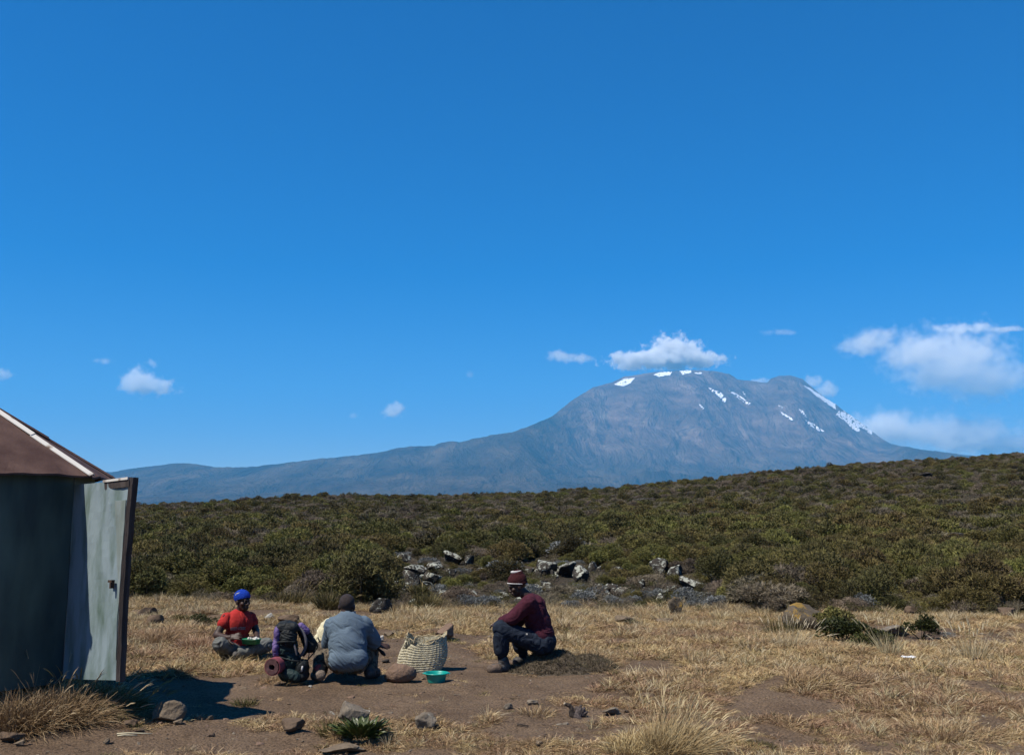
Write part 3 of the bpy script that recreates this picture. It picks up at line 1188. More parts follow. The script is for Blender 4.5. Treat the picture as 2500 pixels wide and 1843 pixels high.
# ---------------------------------------------------------------- person 1: red shirt, blue hat, cross-legged
Y1 = hit(566, 1606).y
j = J(Y1)
f1 = Vector((.72, -.69, 0))
pelvis, waist, chest, neckb, hd = j(575, 1588), j(577, 1560, -.02), j(583, 1521, -.03), j(587, 1496, -.02), j(592, 1468, -.05)
rs, re, rw = j(554, 1507, -.12), j(529, 1550, -.22), j(556, 1556, -.33)
ls, le, lw = j(612, 1506, .11), j(625, 1538, .08), j(628, 1556, -.10)
rh_, rk, ra = j(563, 1592, -.10), j(537, 1572, -.38), j(594, 1598, -.16)
lh_, lk, la = j(588, 1592, .08), j(650, 1574, -.10), j(592, 1591, -.32)
hp, HP, HM = head_prims(hd, Vector((.80, -.58, -.06)), .98)
tor = [torso_width(chest, f1, (.150, .105, .15)), torso_width(waist, f1, (.135, .10, .14)), torso_width(lerp(chest, neckb, .50), f1, (.135, .08, .085)),
       prim_capsule(lerp(chest, rs, .3), rs, .066, .042), prim_capsule(lerp(chest, ls, .3), ls, .066, .042)]
pel = [torso_width(pelvis, f1, (.155, .125, .115))]
rarm = [prim_capsule(rs, re, .050, .040), prim_capsule(re, rw, .041, .029)]
larm = [prim_capsule(ls, le, .050, .040), prim_capsule(le, lw, .041, .029)]
legs = [prim_capsule(rh_, rk, .085, .060), prim_capsule(rk, ra, .060, .044), prim_capsule(lh_, lk, .085, .060), prim_capsule(lk, la, .060, .044)]
feet = [prim_capsule(ra, j(609, 1599, -.14), .040, .032), prim_capsule(la, j(574, 1599, -.34), .040, .032)]
hands = hand_prims(rw, (.93, -.25, .16), (-.1, -.75, .6), 1, .22, .10) + hand_prims(lw, (-.10, -.85, -.35), (.6, -.2, .75), 1, .45, .08)
p1 = fuse('person', hp + tor + pel + rarm + larm + legs + feet + hands + [prim_capsule(neckb + Vector((0, 0, -.02)), hd + Vector((-.012, .02, -.06)), .056, .052)],
          .006, 3, M_SKIN, base=j(574, 1606, -.1))
tag(p1, 'man in red t-shirt and blue beanie sitting cross-legged with a green lunch box', 'person')
shirt = fuse('t_shirt', tor + [torso_width(lerp(waist, pelvis, .45), f1, (.148, .112, .10)), prim_capsule(rs, lerp(rs, re, .36), .044, .047), prim_capsule(ls, lerp(ls, le, .40), .044, .046)],
             .007, 9, C_RED, p1, .013, (.014, 6.0, 3, (1, 1, .5)))
fuse('trousers', pel + legs, .007, 8, C_GREYP, p1, .016, (.018, 7.0, 8))
fuse('shoes', feet, .006, 3, C_BOOTG, p1, .010)
M3 = HM
up_ = HM @ Vector((0, 0, 1))
bean = fuse('beanie', [prim_ell(HP(0, -.014, .050), (.084, .104, .088), HM)], .006, 2, C_BLUE, p1, 0, (.004, 30, 2))
bv = bean.data
bm = bmesh.new()
bm.from_mesh(bv)
cc = HP(0, 0, .022) - p1.location
nn = (HM @ Vector((0, -.36, 1))).normalized()
bmesh.ops.bisect_plane(bm, geom=bm.verts[:] + bm.edges[:] + bm.faces[:], plane_co=cc, plane_no=nn, clear_inner=True)
bm.to_mesh(bv)
bm.free()

def decal(name, polys, target, m, parent, off=.003, th=.002):
    """small flat pieces laid on a garment where the pixels show them"""
    deps = bpy.context.evaluated_depsgraph_get()
    me = target.data
    mw = Matrix.Translation(target.parent.location if target.parent else target.location)
    if target.parent and target.parent.parent:
        mw = Matrix.Translation(target.parent.parent.location)
    bt = BVHTree.FromPolygons([mw @ v.co for v in me.vertices], [p.vertices[:] for p in me.polygons])
    bm = bmesh.new()
    for P in polys:
        vs_ = []
        for (x, y) in P:
            d = Vector(ray(x, y)).normalized()
            h = bt.ray_cast(Vector((0, 0, CAMZ)), d)
            if h[0] is None:
                break
            vs_.append(h[0] - d * off)
        if len(vs_) == len(P):
            try:
                fc = bm.faces.new([bm.verts.new(v) for v in vs_])
            except ValueError:
                pass
    if not bm.faces:
        bm.free()
        return None
    bmesh.ops.solidify(bm, geom=bm.faces[:], thickness=th)
    o = bm_obj(name, bm, m)
    root = parent
    while root.parent:
        root = root.parent
    o.data.transform(Matrix.Translation(-root.location))
    o.parent = parent
    return o

def bars(x0, x1, y0, y1, n, seed):
    """a short row of worn block lettering, too faded to read"""
    rg = random.Random(seed)
    out = []
    w_ = (x1 - x0) / n
    for i in range(n):
        a = x0 + i * w_
        sl = .35 * (i / n)
        yo = -1.5 * (i / n)
        kind = rg.randint(0, 3)
        out.append([(a, y0 + yo), (a + w_ * .28, y0 + yo), (a + w_ * .28, y1 + yo), (a, y1 + yo)])
        if kind != 0:
            out.append([(a + w_ * .28, y0 + yo), (a + w_ * .78, y0 + yo), (a + w_ * .78, y0 + 1.3 + yo), (a + w_ * .28, y0 + 1.3 + yo)])
        if kind in (1, 2):
            out.append([(a + w_ * .5, y0 + 1.3 + yo), (a + w_ * .78, y0 + 1.3 + yo), (a + w_ * .78, y1 + yo), (a + w_ * .5, y1 + yo)])
        if kind in (2, 3):
            out.append([(a + w_ * .28, y1 - 1.2 + yo), (a + w_ * .5, y1 - 1.2 + yo), (a + w_ * .5, y1 + yo), (a + w_ * .28, y1 + yo)])
    return out

C_PRINT = mat('faded_white_print', (.50, .50, .56), .7)
decal('lettering', bars(563, 600, 1531, 1538, 10, 3), shirt, C_PRINT, shirt)
decal('sleeve_badge', [[(543, 1500), (549, 1499), (550, 1505), (544, 1506)]], shirt, mat('dark_print', (.05, .02, .03), .7), shirt)
decal('beanie_mark', [[(573.5, 1450), (576, 1448), (577, 1451), (574.5, 1453)], [(577, 1447.5), (585, 1444.8), (584, 1446.8), (578, 1450)]], bean, C_WHITE, bean)
eye_m = mat('eye_white', (.10, .08, .07), .5)
iris_m = mat('iris', (.01, .006, .004), .2, spec=.6)
for sx in (-1, 1):
    bm = bmesh.new()
    bmesh.ops.create_uvsphere(bm, u_segments=12, v_segments=8, radius=.009)
    e = bm_obj('eye', bm, eye_m, p1, True, HP(.030 * sx, .080, .008) - p1.location)
    bm = bmesh.new()
    bmesh.ops.create_uvsphere(bm, u_segments=10, v_segments=6, radius=.0065)
    bm_obj('iris', bm, iris_m, e, True, HM @ Vector((0, .0045, 0)))

# green lunch box on his lap
bx = j(613, 1571, -.30)
lb = empty('lunch_box', bx, -.25)
tag(lb, 'open green plastic lunch box held on the lap of the man in red', 'lunch box')

def tray(bm, w_, d_, h_, t_, fl=1.12):
    def ring(a, b, z):
        pts = []
        for k in range(28):
            q = 2 * math.pi * k / 28
            c, s_ = math.cos(q), math.sin(q)
            pts.append(bm.verts.new((a * math.copysign(abs(c) ** .45, c), b * math.copysign(abs(s_) ** .45, s_), z)))
        return pts
    R_ = [ring(w_ / 2, d_ / 2, 0), ring(w_ / 2 * 1.05, d_ / 2 * 1.05, h_ * .5), ring(w_ / 2 * 1.08, d_ / 2 * 1.08, h_ * .52), ring(w_ / 2 * fl, d_ / 2 * fl, h_ * .9),
          ring(w_ / 2 * (fl + .05), d_ / 2 * (fl + .05), h_ * .9), ring(w_ / 2 * (fl + .05), d_ / 2 * (fl + .05), h_), ring(w_ / 2 * fl - t_, d_ / 2 * fl - t_, h_),
          ring(w_ / 2 - t_, d_ / 2 - t_, t_ * 2)]
    for a, b in zip(R_, R_[1:]):
        for k in range(28):
            bm.faces.new((a[k], a[(k + 1) % 28], b[(k + 1) % 28], b[k]))
    bm.faces.new(R_[0][::-1])
    bm.faces.new(R_[-1])

M_GREENP = mat('green_plastic', (.010, .23, .10), .4, spec=.5)
bm = bmesh.new()
tray(bm, .18, .12, .055, .004)
bm_obj('tray', bm, M_GREENP, lb, True)
bm = bmesh.new()
for k in range(26):
    q = random.Random(k)
    vs_ = bmesh.ops.create_icosphere(bm, subdivisions=1, radius=q.uniform(.011, .018))['verts']
    o_ = Vector((q.uniform(-.02, .075), q.uniform(-.045, .045), .048 + q.uniform(0, .014)))
    for v in vs_:
        v.co += o_
bm_obj('rice', bm, mat('boiled_rice', (.72, .70, .64), .7), lb, True)

# ---------------------------------------------------------------- person 2: grey-blue jacket, seen from behind
Y2 = 9.66
j = J(Y2)
f2 = Vector((.05, 1, 0))
pelvis, waist, chest, neckb, hd = j(850, 1607, .03), j(849, 1583, .04), j(848, 1541, .10), j(848, 1506, .17), j(847, 1481, .22)
ls, le, lw = j(814, 1529, .14), j(805, 1571, .30), j(818, 1585, .52)
rs, re, rw = j(887, 1527, .14), j(911, 1564, .28), j(911, 1573, .40)
lh_, lk, la = j(832, 1616, .08), j(789, 1584, .46), j(781, 1638, .16)
rh_, rk, ra = j(868, 1616, .08), j(904, 1584, .48), j(905, 1634, .26)
hp, HP, HM = head_prims(hd, Vector((.05, .92, -.38)), 1.0)
tor = [torso_width(chest, f2, (.175, .118, .17)), torso_width(waist, f2, (.160, .125, .20)), torso_width(lerp(chest, neckb, .5), f2, (.165, .09, .09)),
       prim_capsule(lerp(chest, ls, .4), ls, .085, .074), prim_capsule(lerp(chest, rs, .4), rs, .085, .074)]
pel = [torso_width(pelvis, f2, (.180, .135, .105))]
arms = [prim_capsule(ls, le, .056, .046), prim_capsule(le, lw, .046, .032), prim_capsule(rs, re, .056, .046), prim_capsule(re, rw, .046, .034)]
legs = [prim_capsule(lh_, lk, .090, .062), prim_capsule(lk, la, .064, .046), prim_capsule(rh_, rk, .090, .062), prim_capsule(rk, ra, .064, .046)]
lfoot = [prim_capsule(j(782, 1648, .10), j(770, 1649, .22), .042, .038)]
rfoot = [prim_capsule(j(903, 1641, .22), j(918, 1641, .36), .042, .036)]
hands = hand_prims(rw, (.95, .1, -.12), (0, -.4, .9), -1, .25, .05) + hand_prims(lw, (.4, .6, -.5), (-.5, 0, .8), 1, .5, .08)
p2 = fuse('person', hp + tor + pel + arms + legs + lfoot + rfoot + hands + [prim_capsule(neckb + Vector((0, 0, -.03)), hd + Vector((0, -.02, -.06)), .062, .060)],
          .006, 3, M_SKIN, base=j(850, 1652, .1))
tag(p2, 'bare-headed man in blue-grey jacket crouching with his back to the camera', 'person')
hem = [torso_width(j(850, 1602, .03), f2, (.164, .130, .125)), torso_width(j(849, 1570, .06), f2, (.165, .125, .18)), prim_capsule(j(828, 1610, -.03), j(872, 1608, -.03), .082, .082)]
jk = fuse('jacket', tor + hem + [prim_capsule(ls, le, .062, .060), prim_capsule(le, lerp(le, lw, .9), .060, .044), prim_capsule(rs, re, .062, .060), prim_capsule(re, lerp(re, rw, .5), .060, .050)],
          .007, 30, C_JACKET, p2, .018, (.016, 5.0, 13, (.45, 1, 1.9), .75))
bm = bmesh.new()                                        # stand-up collar
prof = []
cb = neckb + Vector((0, .0, .005))
for (rr_, zz_) in ((.080, -.03), (.076, .012), (.068, .045), (.060, .045), (.062, .0), (.066, -.03)):
    ring = []
    for k in range(28):
        q = 2 * math.pi * k / 28
        ring.append(bm.verts.new(cb + Vector((rr_ * 1.08 * math.cos(q), .02 + rr_ * math.sin(q) + zz_ * .35, zz_ + .006 * math.sin(q * 3 + rr_ * 40)))))
    prof.append(ring)
for a, b in zip(prof, prof[1:] + prof[:1]):
    for k in range(28):
        bm.faces.new((a[k], a[(k + 1) % 28], b[(k + 1) % 28], b[k]))
bmesh.ops.recalc_face_normals(bm, faces=bm.faces[:])
o = bm_obj('collar', bm, C_JACKET, None, True)
o.data.transform(Matrix.Translation(-p2.location))
o.parent = p2
fuse('trousers', [torso_width(pelvis, f2, (.150, .110, .09))] + legs, .007, 8, C_CAMO, p2, .016, (.020, 7.0, 18))
fuse('sock', [prim_capsule(j(778, 1632, .14), j(780, 1640, .14), .040, .040)], .006, 2, C_SOCKR, p2, .006)
fuse('boot', lfoot + [prim_capsule(j(782, 1648, .10), j(781, 1640, .14), .040, .038)], .006, 3, C_BOOTT, p2, .010, (.006, 16, 3))
fuse('boot', rfoot + [prim_capsule(j(903, 1641, .22), j(904, 1634, .25), .046, .045)], .006, 3, C_BOOTG, p2, .012, (.006, 16, 4))
fuse('hair', [prim_ell(HP(0, -.022, .036), (.0745, .086, .084), HM)], .006, 2, mat('cropped_hair', (.030, .020, .019), .7, (.050, .034, .031), scale=120, bump=.6, bscale=300), p2, .0015)
o = decal('arm_patch', [[(909.5, 1533), (911.5, 1535), (913, 1540), (911.5, 1541), (910, 1536)]], jk, C_WHITE, jk)
bm = bmesh.new()
a_, b_ = j(921, 1580, .38), j(940, 1599, .32)
tube(bm, [a_, lerp(a_, b_, .3), lerp(a_, b_, .7), b_], [.009, .013, .020, .012], 8)
o = bm_obj('dark_stick', bm, mat('charred_wood', (.012, .009, .008), .8, (.03, .022, .02), scale=20), None, True)
o.data.transform(Matrix.Translation(-b_))
o.location = b_
tag(o, 'short dark stick in the right hand of the man in the grey jacket', 'stick')

# ---------------------------------------------------------------- person 3: maroon sweater, seated in profile
Y3 = hit(1222, 1638).y + .08
j = J(Y3)
f3 = Vector((-1, -.08, 0))
pelvis, waist, chest, neckb, hd = j(1325, 1565), j(1316, 1538), j(1303, 1493), j(1289, 1455), j(1264, 1430)
ls, le, lw = j(1290, 1474, -.17), j(1250, 1510, -.16), j(1225, 1518, .00)
rs, re, rw = j(1290, 1474, .17), j(1264, 1517, .20), j(1234, 1521, .06)
lh_, lk, la = j(1322, 1573, -.09), j(1223, 1534, -.15), j(1225, 1606, -.12)
rh_, rk, ra = j(1322, 1573, .09), j(1264, 1548, .26), j(1279, 1602, .34)
hp, HP, HM = head_prims(hd, Vector((-.93, -.10, -.34)), 1.0)
tl = frame_of(Vector((-.93, 0, -.36)))
tor = [prim_ell(chest, (.172, .125, .175), tl), torso_width(waist, f3, (.150, .118, .15)), prim_ell(lerp(chest, neckb, .55), (.155, .085, .09), tl),
       prim_capsule(lerp(chest, ls, .4), ls, .080, .070), prim_capsule(lerp(chest, rs, .4), rs, .080, .070),
       prim_ell(j(1312, 1515, 0), (.15, .125, .17), tl), prim_ell(j(1308, 1478, 0), (.14, .09, .10), tl)]
pel = [torso_width(pelvis, f3, (.165, .125, .115))]
arms = [prim_capsule(ls, le, .052, .042), prim_capsule(le, lw, .042, .029), prim_capsule(rs, re, .052, .042), prim_capsule(re, rw, .042, .029)]
legs = [prim_capsule(lh_, lk, .088, .060), prim_capsule(lk, la, .060, .040), prim_capsule(rh_, rk, .088, .060), prim_capsule(rk, ra, .060, .040)]
lfoot = [prim_capsule(j(1234, 1628, -.10), j(1205, 1632, -.20), .040, .036)]
rfoot = [prim_capsule(j(1281, 1612, .34), j(1262, 1615, .28), .040, .036)]
hands = hand_prims(lw, (-.75, .55, -.25), (-.3, -.3, .9), -1, .5, .06) + hand_prims(rw, (-.6, -.65, -.25), (-.3, .3, .9), 1, .5, .06)
p3 = fuse('person', hp + tor + pel + arms + legs + lfoot + rfoot + hands + [prim_capsule(neckb + Vector((0, 0, -.01)), hd + Vector((.03, 0, -.05)), .058, .054)],
          .006, 3, M_SKIN, base=j(1260, 1640))
tag(p3, 'man in maroon sweater and hat sitting sideways on the heath hummock', 'person')
sw = fuse('sweater', tor + [torso_width(j(1321, 1546), f3, (.158, .124, .11)), prim_capsule(ls, le, .062, .056), prim_capsule(le, lerp(le, lw, .92), .054, .040),
                            prim_capsule(rs, re, .062, .056), prim_capsule(re, lerp(re, rw, .92), .054, .040)],
          .007, 22, C_MAROON, p3, .015, (.012, 5.0, 23, (1, 1, .7)))
fuse('trousers', pel + [prim_capsule(lh_, lk, .092, .068), prim_capsule(lk, lerp(lk, la, .72), .070, .062), prim_capsule(rh_, rk, .092, .068), prim_capsule(rk, lerp(rk, ra, .55), .068, .066)],
     .007, 9, C_NAVY, p3, .014, (.016, 7.0, 28))
fuse('sock', [prim_capsule(lerp(lk, la, .6), la, .048, .040)], .006, 2, C_SOCKB, p3, .008)
fuse('sock', [prim_capsule(lerp(rk, ra, .5), ra, .048, .042)], .006, 2, C_NAVY, p3, .008)
bt_ = fuse('boot', lfoot + [prim_capsule(j(1234, 1628, -.10), j(1229, 1612, -.12), .043, .043)], .006, 3, C_BOOTG, p3, .012, (.005, 18, 5))
fuse('boot_toe', [prim_capsule(j(1214, 1632, -.185), j(1199, 1634, -.22), .044, .036)], .006, 2, C_BOOT, bt_, .012, base=p3.location)
fuse('boot', rfoot, .006, 3, C_BOOTG, p3, .014, (.005, 18, 6))
hat = fuse('beanie', [prim_ell(HP(0, -.014, .054), (.085, .102, .088), HM), prim_ell(HP(0, -.030, .112), (.060, .068, .050), HM), prim_ell(HP(0, -.030, .015), (.080, .080, .055), HM)], .006, 3, C_HAT, p3, .004, (.004, 26, 7))
bm = bmesh.new()
bm.from_mesh(hat.data)
bmesh.ops.bisect_plane(bm, geom=bm.verts[:] + bm.edges[:] + bm.faces[:], plane_co=HP(0, 0, .022) - p3.location,
                       plane_no=(HM @ Vector((0, -.40, 1))).normalized(), clear_inner=True)
bm.to_mesh(hat.data)
bm.free()

def band(name, P, M, cz_, cy_, rx_, ry_, wd, m, parent, root, tilt=0.0):
    bm = bmesh.new()
    rings = []
    T_ = Matrix.Rotation(tilt, 3, 'X')
    for (g, h_) in ((0, -wd), (.006, -wd * .6), (.006, wd * .6), (0, wd), (-.006, 0)):
        ring = []
        for k in range(32):
            q = 2 * math.pi * k / 32
            v = T_ @ Vector(((rx_ + g) * math.cos(q), (ry_ + g) * math.sin(q), h_))
            ring.append(bm.verts.new(P(v.x, v.y + cy_, v.z + cz_)))
        rings.append(ring)
    for a, b in zip(rings, rings[1:] + rings[:1]):
        for k in range(32):
            bm.faces.new((a[k], a[(k + 1) % 32], b[(k + 1) % 32], b[k]))
    bmesh.ops.recalc_face_normals(bm, faces=bm.faces[:])
    o = bm_obj(name, bm, m, None, True)
    o.data.transform(Matrix.Translation(-root.location))
    o.parent = parent
    return o

band('hat_stripe', HP, HM, .026, -.006, .084, .106, .006, C_WHITE, hat, p3, .38)
band('hat_stripe', HP, HM, .147, -.034, .046, .052, .012, C_WHITE, hat, p3, .25)
decal('collar_edge', [[(1276, 1443), (1281, 1438), (1286, 1438), (1284, 1442), (1279, 1445)]], sw, C_WHITE, sw)
fuse('undershirt', [torso_width(j(1336, 1566, -.02), f3, (.10, .075, .028))], .006, 3, mat('pale_blue_cloth', (.45, .48, .55), .9), p3, .014)
decal('pocket_tag', [[(1284, 1545), (1288, 1545), (1288, 1549), (1284, 1549)]], [c for c in p3.children if c.name.startswith('trousers')][0], C_WHITE, p3)

# ---------------------------------------------------------------- heath hummock he sits on
Yh = Y3 + .06
hm0 = at(1340, 1640, Yh)
rng = np.random.default_rng(77)

def hum(x, y):
    h = .225 * np.exp(-(np.abs(x - .03) / .34) ** 2.6 - (np.abs(y - .02) / .36) ** 2.4)
    h = np.maximum(h, .15 * np.exp(-(np.abs(x - .42) / .30) ** 2.4 - (np.abs(y - .10) / .26) ** 2.2))
    h = np.maximum(h, .09 * np.exp(-(np.abs(x + .32) / .16) ** 2.2 - (np.abs(y + .08) / .22) ** 2.2))
    return h + .03 * fbm2(x * 5, y * 5, 3, 5) * (h > .02)
gx_, gy_ = np.meshgrid(np.linspace(-.85, .85, 80), np.linspace(-.55, .6, 56))
hz_ = hum(gx_, gy_)
gzv = ground_h(hm0.x + gx_, hm0.y + gy_)
zt = gzv + hz_ - .03
base_z = gz(hm0.x, hm0.y)
ni, nj = gx_.shape
ix_ = np.arange(ni * nj).reshape(ni, nj)
QQ = np.stack([ix_[:-1, :-1], ix_[:-1, 1:], ix_[1:, 1:], ix_[1:, :-1]], -1).reshape(-1, 4)
hroot = empty('heath_hummock', (hm0.x, hm0.y, base_z))
tag(hroot, 'low dark grey-brown cushion hummock under the man in maroon', 'hummock')
me = fast_mesh('mound', np.stack([gx_, gy_, zt - base_z], -1).reshape(-1, 3), QQ, smooth=True)
link('mound', me, mat('peaty_earth', (.075, .055, .036), .95, (.13, .10, .065), scale=14, bump=.8, bscale=40, coords='World'), hroot)
HUMMOCK = (hm0, base_z, hum)
# ------------------------------------------------------------------ backpack
Yb = 9.70
j = J(Yb)
pk = empty('backpack', j(712, 1662, .0))
tag(pk, 'tall dark trekking backpack with purple side and rolled maroon mat standing on the path', 'backpack')
body = [prim_ell(j(708, 1640, .02), (.105, .11, .085)), prim_ell(j(704, 1610, .02), (.115, .12, .10)), prim_ell(j(697, 1580, .02), (.112, .12, .12)),
        prim_ell(j(697, 1552, .02), (.100, .11, .10)), prim_ell(j(699, 1536, .02), (.090, .10, .07)), prim_ell(j(722, 1645, .02), (.10, .11, .07))]
fuse('pack_body', body, .007, 10, C_TEAL, pk, 0, (.022, 7.5, 41, (.6, 1, 1.6)))
lid = fuse('lid', [prim_ell(j(700, 1529, .02), (.098, .108, .052)), prim_capsule(j(686, 1534, -.05), j(716, 1532, -.05), .05, .048)], .006, 8, C_BLACK, pk, .002, (.012, 10, 43))
fuse('upper_pocket', [prim_ell(j(703, 1556, -.05), (.082, .07, .10))], .006, 8, C_BLACK, pk, .004, (.016, 9, 44, (.6, 1, 1.5)))
fuse('side_panel', [prim_ell(j(679, 1548, -.05), (.036, .07, .085)), prim_ell(j(676, 1578, -.05), (.036, .075, .11))],
     .006, 6, C_PURPLE, pk, .0, (.012, 10, 45, (1, 1, 1.2)))
fuse('hip_pocket', [prim_ell(j(738, 1630, -.03), (.060, .08, .085)), prim_ell(j(737, 1648, -.03), (.065, .08, .05))], .006, 8, C_BLACK, pk, .002, (.014, 9, 46))
fuse('bottom_pocket', [prim_capsule(j(702, 1645, -.09), j(722, 1652, -.09), .050, .052)], .006, 6, C_TEAL, pk, 0, (.014, 10, 47))

def strap(name, pts, w_, t_, m, parent, root, up=Vector((0, -1, 0))):
    """flat webbing along a curve"""
    bm = bmesh.new()
    P = []
    for a, b in zip(pts, pts[1:]):
        for k in range(5):
            P.append(Vector(a).lerp(Vector(b), k / 5))
    P.append(Vector(pts[-1]))
    for _ in range(4):
        P = [P[0]] + [(P[i - 1] + P[i] * 2 + P[i + 1]) / 4 for i in range(1, len(P) - 1)] + [P[-1]]
    prev = None
    for i, p in enumerate(P):
        d = (P[min(i + 1, len(P) - 1)] - P[max(i - 1, 0)]).normalized()
        s = d.cross(up).normalized()
        n = s.cross(d).normalized()
        ring = [bm.verts.new(p + s * w_ + n * t_), bm.verts.new(p - s * w_ + n * t_), bm.verts.new(p - s * w_ - n * t_), bm.verts.new(p + s * w_ - n * t_)]
        if prev:
            for q in range(4):
                bm.faces.new((prev[q], prev[(q + 1) % 4], ring[(q + 1) % 4], ring[q]))
        else:
            bm.faces.new(ring[::-1])
        prev = ring
    bm.faces.new(prev)
    bmesh.ops.recalc_face_normals(bm, faces=bm.faces[:])
    o = bm_obj(name, bm, m, None, True)
    o.data.transform(Matrix.Translation(-root.location))
    o.parent = parent
    return o

C_WEB = mat('grey_webbing', (.10, .095, .11), .8, (.16, .15, .17), scale=60, coords='World')
pad = fuse('hood', [prim_capsule(j(734, 1533, .06), j(749, 1556, .10), .042, .052), prim_capsule(j(749, 1556, .10), j(759, 1576, .10), .052, .062)],
           .006, 8, C_BLACK, pk, .002, (.014, 9, 48))
fuse('hood_trim', [prim_capsule(j(734, 1527, .03), j(748, 1540, .04), .028, .030)], .006, 4, C_PURPLE, pad, .002, (.008, 14, 49), base=pk.location)
strap('shoulder_strap', [j(724, 1530, .0), j(738, 1538, -.02), j(747, 1560, -.03), j(747, 1578, -.03), j(739, 1595, -.02), j(728, 1606, 0)], .014, .006, C_WEB, pk, pk)
strap('shoulder_strap', [j(726, 1528, .10), j(742, 1540, .12), j(752, 1562, .12), j(750, 1585, .12), j(738, 1600, .10)], .020, .008, C_BLACK, pk, pk)
strap('compression_strap', [j(667, 1569, -.08), j(680, 1567, -.125), j(700, 1566, -.135), j(722, 1567, -.10)], .008, .004, C_BLACK, pk, pk)
strap('compression_strap', [j(672, 1600, -.08), j(690, 1606, -.115), j(708, 1612, -.125), j(732, 1614, -.10)], .008, .004, C_BLACK, pk, pk)
strap('lid_strap', [j(718, 1572, -.10), j(722, 1586, -.11), j(725, 1600, -.10)], .008, .004, C_WEB, pk, pk)
strap('loose_strap', [j(774, 1578, .05), j(768, 1592, .04), j(758, 1602, .03), j(750, 1612, .0)], .006, .003, C_BLACK, pk, pk)
strap('loose_strap', [j(755, 1580, .05), j(755, 1595, .04), j(752, 1612, .02)], .004, .003, C_BLACK, pk, pk)
strap('loose_strap', [j(776, 1556, .08), j(782, 1568, .07)], .006, .003, C_BLACK, pk, pk)
bm = bmesh.new()
tube(bm, [j(738.5, 1625, -.115), j(737.5, 1632, -.12), j(736, 1639, -.115)], [.007, .010, .006], 8)
o = bm_obj('buckle', bm, mat('pale_plastic', (.55, .55, .57), .4), None, True)
o.data.transform(Matrix.Translation(-pk.location))
o.parent = pk
# the rolled sleeping mat: a real spiral sheet
c0 = j(664, 1628, -.20)
ax_ = Vector((.22, .97, .04)).normalized()
q1 = Vector((0, 0, 1)).cross(ax_).normalized()
q2 = ax_.cross(q1).normalized()
bm = bmesh.new()
prev = None
turns, r_in, r_out, th_ = 3.2, .028, .070, .0115
for k in range(193):
    t = k / 192
    a = 2 * math.pi * turns * t + 1.0
    r = r_in + (r_out - r_in) * t
    dvec = q1 * math.cos(a) + q2 * math.sin(a)
    ring = [bm.verts.new(c0 + dvec * (r - th_ / 2)), bm.verts.new(c0 + dvec * (r + th_ / 2)), bm.verts.new(c0 + dvec * (r + th_ / 2) + ax_ * .40), bm.verts.new(c0 + dvec * (r - th_ / 2) + ax_ * .40)]
    if prev:
        for q in range(4):
            bm.faces.new((prev[q], prev[(q + 1) % 4], ring[(q + 1) % 4], ring[q]))
    else:
        bm.faces.new(ring[::-1])
    prev = ring
bm.faces.new(prev)
bmesh.ops.recalc_face_normals(bm, faces=bm.faces[:])
o = bm_obj('sleeping_mat', bm, C_MATEND, None, False)
o.data.transform(Matrix.Translation(-pk.location))
o.parent = pk
o['label'] = 'rolled maroon foam mat strapped across the foot of the pack'
bm = bmesh.new()                                        # its outer face
prev = None
for k in range(61):
    a = 2 * math.pi * k / 60 * .985 + 1.2
    dvec = q1 * math.cos(a) + q2 * math.sin(a)
    ring = [bm.verts.new(c0 + dvec * .0745 + ax_ * .004), bm.verts.new(c0 + dvec * .080 + ax_ * .004), bm.verts.new(c0 + dvec * .080 + ax_ * .40), bm.verts.new(c0 + dvec * .0745 + ax_ * .40)]
    if prev:
        for q in range(4):
            bm.faces.new((prev[q], prev[(q + 1) % 4], ring[(q + 1) % 4], ring[q]))
    else:
        bm.faces.new(ring[::-1])
    prev = ring
bm.faces.new(prev)
bmesh.ops.recalc_face_normals(bm, faces=bm.faces[:])
wrap = bm_obj('mat_outer_layer', bm, C_MAT, None, False)
wrap.data.transform(Matrix.Translation(-pk.location))
wrap.parent = o

# ------------------------------------------------------------------ cream sack
Ys = 11.2
j = J(Ys)
sk = fuse('cream_sack', [prim_ell(j(800, 1572, 0), (.135, .13, .105)), prim_ell(j(800, 1550, 0), (.115, .11, .12)), prim_ell(j(803, 1532, 0), (.085, .08, .09)), prim_ell(j(786, 1568, -.02), (.09, .09, .10))],
          .007, 6, C_CREAM, None, 0, (.030, 6.5, 51, (1, 1, .6)), base=j(800, 1593, 0))
tag(sk, 'cream canvas sack standing behind the backpack, half hidden by the grey jacket', 'sack')

# ------------------------------------------------------------------ woven basket
Yk = hit(1024, 1642).y + .14
j = J(Yk)
bk0 = j(1024, 1641, 0)
bk = empty('woven_basket', bk0)
tag(bk, 'floppy pale woven palm basket with a torn rim and rope handles', 'basket')
s_k = Yk / F
M_STRAW = mat('palm_straw', (.52, .45, .28), .85, (.84, .77, .56), scale=38, detail=6, bump=.9, bscale=90, coords='World', stretch=(1, 1, 2.2))
M_ROPE = mat('palm_rope', (.42, .32, .18), .9, (.60, .49, .30), scale=50, bump=.7, bscale=110, coords='World')
NB = 15
HB = 83 * s_k

